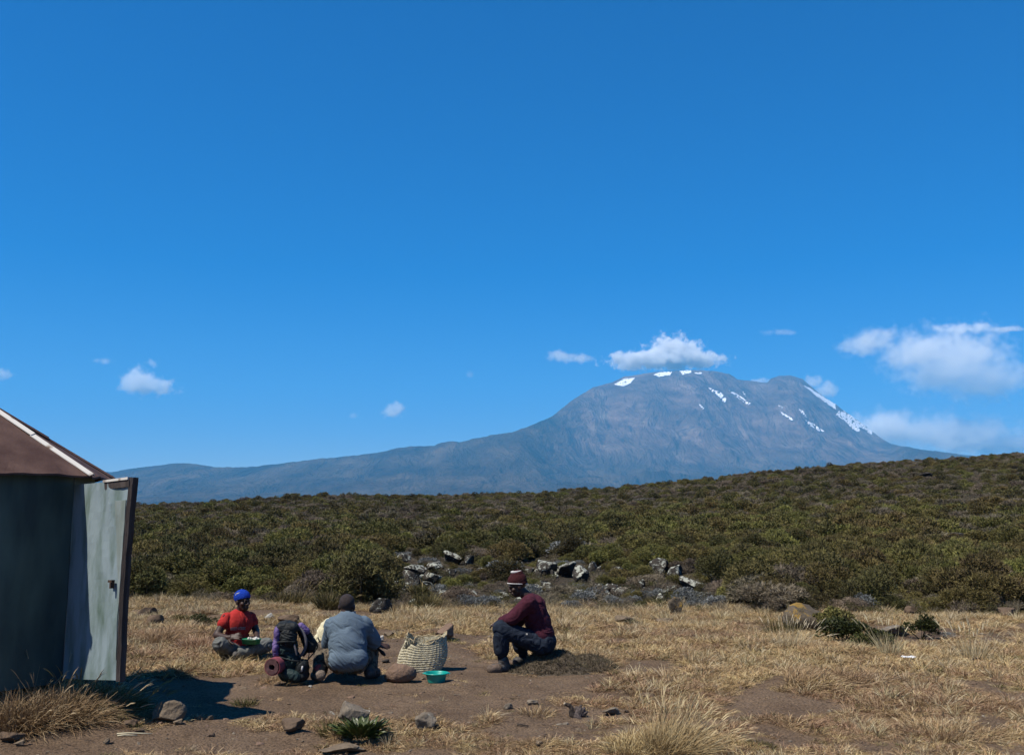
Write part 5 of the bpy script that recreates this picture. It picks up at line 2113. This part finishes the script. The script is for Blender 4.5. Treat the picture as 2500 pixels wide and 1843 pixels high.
rock(2228, 1505, 30, 24, S_BROWN, 'small dark brown stone at the foot of the right-hand thicket', 0)
rock(1275, 1500, 26, 12, S_GREY, 'small grey stone behind the maroon sweater', 6)
rock(1420, 1508, 30, 14, S_BROWN, 'low brown stone in grass right of the maroon sweater', 7)
rock(1495, 1748, 46, 18, S_GREY, 'grey half-buried stone right of the gnarled root', 5)
rock(1580, 1705, 40, 12, S_BROWN, 'flat stone in the grass above the gnarled root', 2)
rock(925, 1568, 20, 14, S_PALE, 'pale little stone right of the grey jacket elbow', 3)
rock(948, 1556, 24, 12, S_TAN, 'small tan stone further back right of the grey jacket', 1)
rock(757, 1680, 9, 6, S_PALE, 'white pebble on the path in front of the backpack', 2)
rock(2385, 1618, 32, 9, S_DARK, 'flat dark stone in pale grass at the far right', 5)
rock(1318, 1826, 18, 8, S_TAN, 'small yellowish stone on bare soil at the bottom', 4)
rock(1240, 1732, 22, 13, S_GREY, 'small grey stone on the path left of the gnarled root', 8)
rock(1300, 1722, 26, 12, S_GREY, 'flat grey stone on the path above the gnarled root', 0)
rock(940, 1620, 18, 8, S_DARK, 'dark flat stone on the ground left of the basket', 3)

# outcrops on the slope
OUT = [(985, 1376, 34, 32), (1012, 1398, 62, 26), (1062, 1392, 54, 28), (1108, 1372, 52, 34), (1144, 1376, 24, 28), (1004, 1432, 66, 46),
       (958, 1448, 56, 36), (1055, 1420, 44, 30)]
for i, (a, b, c, d) in enumerate(OUT):
    rock(a, b + 8, c, d, S_LICH, 'lichened block of the dark outcrop left of the maroon hat, %s from the left' % ['second', 'fourth', 'sixth', 'seventh', 'last', 'third', 'first', 'fifth'][i], i, i * .9, .8, group='blocks of the central outcrop')
OUT = [(1068, 1322, 34, 16), (1100, 1322, 44, 20), (1132, 1320, 40, 20), (1166, 1320, 30, 18), (1192, 1314, 14, 12), (1275, 1320, 26, 12), (1328, 1326, 44, 16)]
for i, (a, b, c, d) in enumerate(OUT):
    rock(a, b + 4, c, d, S_LICH, 'low lichen rock, %s from the left in the upper row on the centre slope' % ['first', 'second', 'third', 'fourth', 'fifth', 'sixth', 'seventh'][i], i + 2, i * .7, .8, group='rocks of the upper row')
OUT = [(1334, 1402, 56, 36), (1380, 1404, 66, 40), (1420, 1420, 54, 48), (1450, 1400, 32, 34)]
for i, (a, b, c, d) in enumerate(OUT):
    rock(a, b + 6, c, d, S_LICH, 'slanting lichen slab of the outcrop right of the maroon hat, %s from the left' % ['first', 'second', 'third', 'fourth'][i], i + 4, i * .6 + .3, .8, tilt=.25, group='slabs right of the maroon hat')
OUT = [(1612, 1404, 46, 46), (1650, 1422, 44, 48), (1692, 1438, 60, 36), (1646, 1444, 34, 20), (1515, 1398, 32, 20), (1762, 1474, 44, 24), (1500, 1440, 36, 20)]
for i, (a, b, c, d) in enumerate(OUT):
    rock(a, b + 6, c, d, S_LICH, 'grey lichen boulder near the ochre stone, %s from the left among silver shrubs' % ['third', 'fifth', 'sixth', 'fourth', 'second', 'last', 'first'][i], i + 1, i * 1.1, .8, group='boulders among the silver shrubs')
rock(1556, 1326, 56, 14, S_PALE, 'white-topped flat rock in the shrubs above the silver bushes', 2)
rock(1785, 1348, 18, 8, S_PALE, 'tiny white stone among olive shrubs right of centre', 6)
rock(2342, 1336, 74, 34, S_DARK, 'dark humped rock among olive shrubs on the right slope', 0, .2)
rock(2396, 1340, 34, 24, S_DARK, 'smaller dark rock just right of the humped one', 3)
rock(2262, 1170, 56, 14, S_DARK, 'dark rock ledge near the hill top on the right', 5)
rock(2228, 1190, 24, 8, S_LICH, 'pale rock speck below the ledge near the hill top', 6)
rock(1742, 1240, 34, 9, S_PALE, 'pale stone streak on the upper slope under the summit', 7)
rock(1574, 1232, 60, 14, S_DARK, 'dark ledge on the upper slope left of the pale streak', 2)
rock(1605, 1275, 70, 12, S_LICH, 'thin lichen ledge midway up the central slope', 4)
rock(445, 1272, 64, 20, S_DARK, 'dark rock hump on the left slope near the hut', 8)
rock(2425, 1494, 42, 14, S_LICH, 'white-spotted flat rock at the foot of the right thicket', 7)

rq = random.Random(21)
for i in range(84):
    rock(rq.uniform(945, 1780), rq.uniform(1395, 1484), rq.uniform(14, 34), rq.uniform(8, 22), S_LICH if rq.random() < .75 else S_GREY,
         'small jagged lichen rock half buried among the low shrubs at the slope foot', i, rq.uniform(0, 6), .8, .2, rq.uniform(-.3, .3), 'small rocks at the slope foot')

# ------------------------------------------------------------------ shrubs over the hill
rng = np.random.default_rng(5)
cand = []
d = 15.8
while d < 165:
    step = np.clip(.44 + d * .0026, .44, .78)
    half = d * .60 + 6
    xs = np.arange(-half, half, step)
    xs = xs + rng.uniform(-.42, .42, len(xs)) * step
    ys = d + rng.uniform(-.42, .42, len(xs)) * step
    cand.append(np.stack([xs, ys], 1))
    d += step * .85
cand = np.concatenate(cand)
cz = ground_h(cand[:, 0], cand[:, 1])
P3 = np.concatenate([cand, cz[:, None]], 1)
px, py = project(P3)
Dc, _ = crest(cand[:, 0] / cand[:, 1])
ok = (py < clearing_edge(px) - 2) & (cand[:, 1] < Dc + 8)
for rx, ry, rad in ROCK_SPOTS:                 # rocks stay in view: nothing on them or right before them
    ok &= ~((np.abs(cand[:, 0] - rx) < rad + .25) & (cand[:, 1] - ry < rad * .5) & (ry - cand[:, 1] < rad + .8))
rocky = sstep(920, 980, px) * (1 - sstep(1760, 1830, px)) * sstep(1362, 1384, py + 12 * np.sin(px * .02))
gap = fbm2(cand[:, 0] * .5, cand[:, 1] * .5, 2, 61)
ok &= rng.random(len(cand)) > rocky * .08
ok &= ~((gap < -.42) & (cand[:, 1] > 22))
cand, P3, px, py, rocky = cand[ok], P3[ok], px[ok], py[ok], rocky[ok]
n = len(cand)
dist = cand[:, 1]
big = fbm2(cand[:, 0] * .35, cand[:, 1] * .35, 2, 71)
size = (rng.lognormal(-.06, .40, n) * 1.08 + .38 * big) * np.interp(dist, [16, 22, 60, 150], [.66, .86, .78, .70])
size *= 1 - .45 * rocky
size = np.clip(size, .22, 1.5)
nk = fbm2(cand[:, 0] * .16, cand[:, 1] * .16, 3, 81)
u = rng.random(n)
p_ol = np.clip(.50 + .55 * nk + .22 * sstep(1300, 1800, px) * (py > 1240) - .38 * sstep(1320, 1230, py), .08, .85)
p_gr = np.clip(.24 + .62 * sstep(1350, 1240, py) - .2 * nk + .15 * rocky, .06, .75)
kind = np.where(u < p_ol, 0, np.where(u < p_ol + (1 - p_ol) * p_gr / (p_gr + .35), 2, 1))   # 0 olive 1 dark 2 grey
kind = np.where(rng.random(n) < rocky * .16, 3, kind)
inframe = (px > -20) & (px < 2520)
appar = size / dist * inframe
order = np.argsort(-appar)
near = order[:270]
far = order[270:]
LBL = {0: 'olive-green heath shrub', 1: 'dark green heath shrub', 2: 'grey-brown twiggy shrub', 3: 'silvery grey everlasting shrub'}
PROTO = {0: HEATH, 1: DARKH, 2: GREYH, 3: SILVH}
NAME = {0: 'heath_shrub', 1: 'heath_shrub', 2: 'twiggy_shrub', 3: 'silver_shrub'}
ORD = ['first', 'second', 'third', 'fourth', 'fifth', 'sixth', 'seventh', 'eighth', 'ninth', 'tenth', 'eleventh', 'twelfth', 'thirteenth',
       'fourteenth', 'fifteenth', 'sixteenth', 'seventeenth', 'eighteenth', 'nineteenth', 'twentieth']

def zone(x):
    return ('behind the hut door' if x < 520 else 'behind the man in red' if x < 700 else 'behind the grey jacket' if x < 930 else
            'behind the basket' if x < 1180 else 'behind the maroon sweater' if x < 1400 else 'above the silver shrubs' if x < 1750 else
            'above the orange-lichened boulder' if x < 2080 else 'above the right-hand olive bushes' if x < 2330 else 'at the right edge')
front = [i for i in near if clearing_edge(px[i]) - py[i] < 14 and inframe[i]]
count = {}
for i in sorted(near, key=lambda q: px[q]):
    k = int(kind[i])
    me = PROTO[k][int(rng.integers(len(PROTO[k])))]
    s = float(size[i])
    hh = s * float(rng.uniform(.85, 1.2)) * (.86 if k < 2 else .70)
    o = link(NAME[k], me, None, None, P3[i] - np.array([0, 0, .03]), (0, 0, float(rng.uniform(0, 6.28))), (s, s, hh))
    z = zone(px[i])
    if i in front:
        c = count[(k, z)] = count.get((k, z), 0) + 1
        lab = '%s, %s in the front row %s' % (LBL[k], ORD[min(c, 20) - 1], z)
    else:
        lab = '%s in the thicket up the slope %s' % (LBL[k], z)
    tag(o, lab, 'shrub', '%ss %s' % (LBL[k], 'in the front row ' + z if i in front else 'up the slope ' + z))

# silver shrubs one can pick out
for i, (a, b, w_) in enumerate([(1392, 1486, 64), (1432, 1478, 92), (1468, 1452, 50), (1222, 1452, 40), (1500, 1486, 70), (1746, 1488, 76), (1726, 1462, 50),
                                (1690, 1486, 60), (2108, 1492, 96), (2172, 1478, 66), (950, 1462, 64), (1010, 1440, 44), (1190, 1486, 90), (1140, 1484, 70),
                                (1560, 1468, 60), (1466, 1420, 44), (1600, 1462, 56), (1330, 1350, 40), (1455, 1345, 60), (2050, 1480, 40)]):
    P = hit(a, b)
    s = w_ * P.y / F * .85
    o = link('silver_shrub', SILVH[i % 3], None, None, P, (0, 0, i * 1.3), (s, s, s * .85))
    tag(o, 'silvery grey everlasting shrub, %s counted from the left among the pale bushes' % ORD[sorted(range(20), key=lambda q: [1392, 1432, 1468, 1222, 1500, 1746, 1726,
        1690, 2108, 2172, 950, 1010, 1190, 1140, 1560, 1466, 1600, 1330, 1455, 2050][q]).index(i)], 'shrub', 'pale silver shrubs at the foot of the slope')

fk = kind[far]
pick = np.where(dist[far] < 34, 0, 1)
protos = HEATH[:3] + DARKH[:3] + GREYH[:3] + SILVH[:1] + FARO + FARD + FARG
r_ = rng.integers(0, 12, len(far))
sel = np.where(pick == 0, np.choose(fk, [r_ % 3, 3 + r_ % 3, 6 + r_ % 3, 9 + 0 * r_]),
               np.choose(fk, [10 + r_ % 4, 14 + r_ % 3, 17 + r_ % 4, 17 + r_ % 4]))
sz = size[far][:, None] * np.stack([np.ones(len(far)), np.ones(len(far)), rng.uniform(.8, 1.15, len(far)) * np.where(fk == 2, .70, .86)], 1)
rt = np.stack([rng.normal(0, .08, len(far)), rng.normal(0, .08, len(far)), rng.uniform(0, 6.28, len(far))], 1)
o = scatter('heath_thicket', protos, P3[far] - np.array([0, 0, .03]), sel, rt, sz)
tag(o, 'mass of low heath shrubs covering the hillside to its crest', 'shrubs', kind='stuff')

# low herbs and twigs filling the ground between the shrubs
m_ = 5200
hx = rng.uniform(-1, 1, m_)
hy = 16.2 + 22 * rng.random(m_) ** 1.3
hx = hx * (hy * .62 + 2)
hp = np.stack([hx, hy, ground_h(hx, hy)], 1)
qx, qy = project(hp)
g_ok = qy < clearing_edge(qx) + 6
hp = hp[g_ok]
TW = [plant_obj(shrub_mesh(170 + i, 160, 'twig', 1.3), 'low_twigs', M_GREY) for i in range(2)] + \
     [plant_obj(shrub_mesh(180 + i, 150, coarse=1.3), 'low_herbs', M_DARK) for i in range(2)] + \
     [plant_obj(tussock_mesh(190 + i, 50, .3, .07), 'low_grass', M_GREENG) for i in range(2)]
sc = rng.uniform(.18, .42, len(hp))
si = rng.integers(0, 6, len(hp))
sc = np.where(si > 3, sc * 2.2, sc)
o = scatter('undergrowth', TW, hp, si, np.stack([0 * sc, 0 * sc, rng.uniform(0, 6.28, len(sc))], 1), np.stack([sc] * 3, 1))
tag(o, 'low twigs and herbs filling the ground between the shrubs', 'undergrowth', kind='stuff')

# ------------------------------------------------------------------ dry grass over the clearing
TUFT = []
for i in range(4):
    TUFT.append(plant_obj(tussock_mesh(300 + i, 84, .10, .07, (.55, -.1, -.3), .0036, .45, sig=.7), 'tuft', M_GOLD))
for i in range(3):
    TUFT.append(plant_obj(tussock_mesh(310 + i, 80, .10, .07, (.45, -.1, -.2), .0036, .45, sig=.7), 'tuft', M_RED))
for i in range(2):
    TUFT.append(plant_obj(tussock_mesh(320 + i, 54, .16, .05, (.30, 0, 0), .0036, .40, sig=.4), 'tuft', M_GOLD))
TUFT.append(plant_obj(tussock_mesh(330, 54, .16, .05, (.30, 0, 0), .0036, .40, sig=.4), 'tuft', M_RED))
TUFT.append(plant_obj(tussock_mesh(340, 30, .22, .035, (.35, 0, 0), .0034, .30, sig=.25), 'tuft', M_PALE))
TUFT.append(plant_obj(tussock_mesh(350, 40, .09, .05, (.1, 0, 0), .006, .35, sig=.5), 'tuft', M_GREENG))
m_ = 70000
ty = 5.6 + (20.0 - 5.6) * rng.random(m_) ** .78
tx = rng.uniform(-1, 1, m_) * (ty * .56 + .8)
dens = grass_mask(tx, ty)
tp = np.stack([tx, ty, ground_h(tx, ty)], 1)
qx, qy = project(tp)
keep = (rng.random(m_) < dens) & (qy > clearing_edge(qx) - 10) & ~(np.hypot(tx - HUT[0], ty - HUT[1]) < 1.02)
# the near ground needs fewer tufts per square metre than this draw gives the far ground
tx, ty, tp, qx, qy, dens = tx[keep], ty[keep], tp[keep], qx[keep], qy[keep], dens[keep]
n = len(tx)
tone = fbm2(tx * .8, ty * .8, 3, 91)
u = rng.random(n)
back = sstep(1560, 1480, qy)
p_red = np.clip(.42 - .9 * tone - .30 * back + .25 * sstep(1650, 1800, qy), .04, .85)
ti = np.where(u < p_red, 4 + rng.integers(0, 3, n), rng.integers(0, 4, n))
tall = rng.random(n) < .16 + .28 * back
ti = np.where(tall, np.where(u < p_red, 9, 7 + rng.integers(0, 2, n)), ti)
ti = np.where(rng.random(n) < .035 + .10 * back, 10, ti)
ti = np.where(rng.random(n) < .035 + .12 * (dens < .6), 11, ti)
sc = rng.uniform(.6, 1.25, n) * (.55 + .55 * dens) * (1 + .25 * fbm2(tx * 1.7, ty * 1.7, 2, 93))
sc = sc * (1 - .30 * sstep(1640, 1800, qy))
rz_ = rng.normal(0, .9, n)
o = scatter('dry_grass', TUFT, tp - np.array([0, 0, .006]), ti, np.stack([rng.normal(0, .12, n), rng.normal(0, .12, n), rz_], 1),
            np.stack([sc * 1.25, sc * 1.25, sc * .78], 1))
tag(o, 'golden and russet dry grass matted over the clearing', 'grass', kind='stuff')

# grit and pebbles on the bare soil
m_ = 13000
gx_ = 5.8 + 9 * rng.random(m_) ** .9
hx = rng.uniform(-1, 1, m_) * (gx_ * .55 + .4)
gd = grass_mask(hx, gx_)
kp = (rng.random(m_) > gd * 1.05) & (rng.random(m_) < .25 + .9 * (fbm2(hx * 1.4, gx_ * 1.4, 3, 95) > .02))
hx, gx_ = hx[kp], gx_[kp]
PEB = []
for i in range(5):
    bm = bmesh.new()
    bmesh.ops.create_icosphere(bm, subdivisions=1, radius=1)
    rr_ = random.Random(i)
    for v in bm.verts:
        v.co *= rr_.uniform(.7, 1.15)
        v.co.z *= .6
    me = bpy.data.meshes.new('pebble')
    bm.to_mesh(me)
    bm.free()
    me.materials.append([S_BROWN, S_TAN, S_RED, S_GREY, S_BROWN][i])
    PEB.append(me)
ps = .0072 * rng.lognormal(0, .62, len(hx))
ps = np.clip(ps, .003, .036)
o = scatter('pebbles', PEB, np.stack([hx, gx_, ground_h(hx, gx_)], 1), rng.integers(0, 5, len(hx)),
            np.stack([rng.normal(0, .3, len(hx)), rng.normal(0, .3, len(hx)), rng.uniform(0, 6.28, len(hx))], 1), np.stack([ps * 1.3, ps, ps], 1))
tag(o, 'loose pebbles and clods strewn over the bare path', 'pebbles', kind='stuff')

# ------------------------------------------------------------------ tussocks and plants one can point at
def tussock(px, py, wpx, length, m, label, seed, n=420, lean=(.25, 0, 0), heads=0, flop=.55, width=.0042, sig=.35, name='grass_tussock', cat='grass tussock'):
    P = hit(px, py)
    sp = wpx * .5 * P.y / F
    V, T, A = tussock_mesh(seed, n, length, sp, lean, width, flop, heads, sig)
    V = V + np.array([P.x, P.y, 0])
    r_ = np.hypot(V[:, 0] - P.x, V[:, 1] - P.y)
    V[:, 2] += ground_h(V[:, 0], V[:, 1], False) - .01
    V -= np.array(P)
    me = fast_mesh(name, V, T, {'var': A})
    o = link(name, me, m, None, P)
    return tag(o, label, cat)

tussock(1645, 1834, 130, .29, M_GOLD, 'tall golden tussock with silvery seed heads in the foreground', 401, 2100, (.55, 0, .15), 120, .30, .0032, .32)
tussock(1560, 1838, 150, .26, M_GOLD, 'broad low golden tussock left of the tall seed-headed one', 402, 1300, (.30, 0, 0), 0, .5, .0036)
tussock(60, 1768, 170, .42, M_RED, 'russet overhanging tussock below the hut wall at the left edge', 403, 2200, (.30, -.20, .1), 10, .42)
tussock(165, 1758, 160, .42, M_RED, 'reddish golden tussock below the hut wall', 404, 2200, (.30, -.20, .1), 20, .42)
tussock(258, 1740, 130, .40, M_GREENG, 'brown-green tussock drooping right beside the hut shadow', 405, 1600, (.50, -.15, .1), 30, .5)
tussock(100, 1715, 170, .36, M_GOLD, 'golden tussock right against the hut wall', 406, 1300, (.2, -.2, .1), 20, .35)
tussock(245, 1700, 110, .30, M_GOLD, 'golden tussock under the hut corner', 417, 500, (.35, -.2, 0), 20, .5)
tussock(715, 1478, 80, .45, M_GREENG, 'large green-brown tussock behind the backpack', 407, 700, (.30, 0, .25), 20, .35, .009)
tussock(800, 1488, 46, .50, M_GREENG, 'upright brown-green tussock left of the bare head', 408, 420, (.05, 0, .4), 10, .3, .009)
tussock(1045, 1484, 56, .42, M_GREENG, 'feathery tussock at the shrub edge behind the basket', 409, 480, (.25, 0, .3), 20, .3, .009)
tussock(1378, 1546, 90, .14, M_GREENG, 'low rounded dull-brown tussock right of the maroon sweater', 410, 420, (.2, 0, 0), 0, .6)
tussock(1440, 1610, 90, .20, M_RED, 'wispy russet tussock beyond the heath hummock', 411, 420, (.25, 0, .1), 10, .4)
tussock(505, 1582, 130, .30, M_RED, 'rounded russet tussock left of the man in red', 412, 2400, (.30, 0, .0), 10, .5)
tussock(400, 1562, 110, .28, M_RED, 'rounded brown tussock further left of the man in red', 413, 1900, (.30, 0, .0), 0, .5)
tussock(352, 1588, 90, .18, M_RED, 'small russet tussock beside the open door edge', 414, 480, (.35, 0, 0), 0, .7)
tussock(1995, 1664, 150, .26, M_RED, 'windblown russet tussock above bare soil on the right', 415, 1500, (.7, 0, -.1), 0, .45)
tussock(2115, 1668, 150, .26, M_RED, 'second windblown tussock right of the bare soil', 416, 1500, (.8, 0, -.1), 20, .45)
tussock(2172, 1600, 46, .34, M_PALE, 'pale upright grass stems in front of the olive bush', 418, 160, (.1, 0, .4), 20, .2)
tussock(2375, 1612, 56, .38, M_PALE, 'pale feathery grass clump at the far right', 419, 200, (.1, 0, .4), 30, .2)
tussock(1925, 1580, 80, .32, M_PALE, 'pale seeding grass in front of the orange-lichened boulder', 420, 260, (.15, 0, .4), 40, .2)
tussock(1905, 1545, 70, .36, M_GREENG, 'grey-green tussock left of the orange-lichened boulder', 421, 320, (.05, 0, .4), 10, .25)
tussock(600, 1722, 50, .14, M_GREENG, 'tiny tussock at the right tip of the hut shadow', 422, 200, (.1, 0, .2), 0, .4)
tussock(805, 1798, 40, .16, M_GREENG, 'small brown-green tuft left of the rosette', 423, 240, (.0, 0, .4), 0, .3)
tussock(835, 1800, 44, .15, M_GOLD, 'golden tuft between the small tuft and the rosette', 424, 240, (.0, 0, .3), 0, .4)
tussock(1785, 1785, 90, .16, M_RED, 'low russet tussock right of the tall seed-headed one', 425, 420, (.4, 0, 0), 0, .5)
tussock(1860, 1825, 60, .12, M_GREENG, 'small green tuft on bare soil near the bottom', 426, 240, (0, 0, .2), 0, .5)
tussock(2330, 1790, 220, .22, M_RED, 'broad russet tussock in the bottom right', 427, 900, (.3, 0, 0), 30, .5)
tussock(1310, 1745, 80, .14, M_RED, 'small russet tussock on the path left of the gnarled root', 428, 300, (.2, 0, .1), 0, .4)
tussock(500, 1640, 40, .22, M_GREENG, 'sparse dark stalks at the top edge of the hut shadow', 429, 46, (.0, 0, .6), 0, .15)
tussock(1080, 1562, 70, .14, M_GREENG, 'grassy top on the bank behind the basket', 430, 320, (.1, 0, .2), 0, .5)

def leafy(px, py, wpx, label, m, seed, nsp=700, hr=.7, name='leafy_bush'):
    P = hit(px, py)
    w = wpx * P.y / F
    V, T, A = shrub_mesh(seed, nsp, 'silver', 1.35)
    me = fast_mesh(name, V * np.array([w, w * .8, w * hr]), T, {'var': A})
    o = link(name, me, m, None, P)
    return tag(o, label, 'bush')

leafy(2062, 1572, 120, 'dark green leafy bush right of the orange-lichened boulder', M_LEAF, 501, 1100, .85)
leafy(2135, 1584, 110, 'dark drooping bush tip reaching right into the grass', M_LEAF, 502, 900, .7)
leafy(2030, 1545, 120, 'olive-brown bush just behind the dark leafy one', M_OLIVE, 503, 1100, .8)
leafy(2250, 1562, 90, 'yellow-green leafy bush right of the low grey stone', M_LEAF, 504, 900, 1.0)
leafy(2300, 1562, 70, 'small grey-green bush at the right of the yellow-green one', M_SILV, 505, 300, .4)
leafy(492, 1528, 70, 'small dark green bush left of the blue hat', M_LEAF, 506, 700, .55)
leafy(450, 1518, 50, 'green-brown tuft bush left of the small dark bush', M_GREENG, 507, 400, .6)
leafy(1545, 1528, 40, 'little bright green plant beside the flat tan stone', M_LEAF, 508, 200, .6)

# green rosette: every leaf a part
P = hit(882, 1800)
ros = empty('leafy_rosette', P)
tag(ros, 'glossy dark green leafy rosette in front of the grey sloping rock', 'plant')
bm = bmesh.new()
NS = 5
L0 = .13
rows = []
for i in range(NS + 1):
    t = i / NS
    w_ = .017 * math.sin(math.pi * min(1, .12 + .88 * t)) ** .8 + .001
    z = L0 * t
    y = -.03 * t * t
    rows.append([bm.verts.new((-w_, y + .004, z)), bm.verts.new((0, y - .002, z)), bm.verts.new((w_, y + .004, z))])
for a, b in zip(rows, rows[1:]):
    bm.faces.new((a[0], a[1], b[1], b[0]))
    bm.faces.new((a[1], a[2], b[2], b[1]))
lf = bpy.data.meshes.new('leaf')
bm.to_mesh(lf)
bm.free()
lm = mat('rosette_leaf', (.035, .055, .012), .45, (.15, .18, .035), scale=9, rand=.35, spec=.5)
lf.materials.append(lm)
rl = random.Random(9)
for i in range(130):
    a = rl.uniform(0, 6.283)
    r0_ = .125 * math.sqrt(rl.random())
    tl = .25 + r0_ * 6 + rl.gauss(0, .18)
    o = link('leaf', lf, None, ros, (r0_ * math.cos(a), r0_ * math.sin(a) * .8, rl.uniform(0, .05)),
             (tl, rl.gauss(0, .2), a + math.pi / 2 + rl.gauss(0, .3)), rl.uniform(.7, 1.15))

# twigs of the hummock
hm0, base_z, hum = HUMMOCK
rng = np.random.default_rng(78)
nsp = 5200
qx = rng.uniform(-.8, .8, nsp)
qy = rng.uniform(-.5, .5, nsp)
hh = hum(qx, qy)
kp = hh > .035
qx, qy, hh = qx[kp], qy[kp], hh[kp]
zb_ = ground_h(hm0.x + qx, hm0.y + qy) + hh - .035 - base_z
e_ = .02
nx_ = -(hum(qx + e_, qy) - hum(qx - e_, qy)) / (2 * e_)
ny_ = -(hum(qx, qy + e_) - hum(qx, qy - e_)) / (2 * e_)
nd = np.stack([nx_, ny_, np.ones_like(nx_)], 1)
nd /= np.linalg.norm(nd, axis=1, keepdims=True)
PP = []
vv = np.clip(.45 + .5 * fbm2(qx * 6, qy * 6, 2, 12) + rng.normal(0, .2, len(qx)), 0, 1)
for k in range(6):
    PP.append(blades(np.stack([qx, qy, zb_], 1), nd + rng.normal(size=nd.shape) * .75, rng.uniform(.02, .055, len(qx)), np.full(len(qx), .0055), .1, seg=1, rng=rng, var=vv))
V, T, A = join(PP)
link('twigs', fast_mesh('twigs', V, T, {'var': A}), leaf_mat('hummock_twigs', [(.055, .042, .028), (.125, .098, .060), (.20, .165, .10)], .05, .0), hroot)
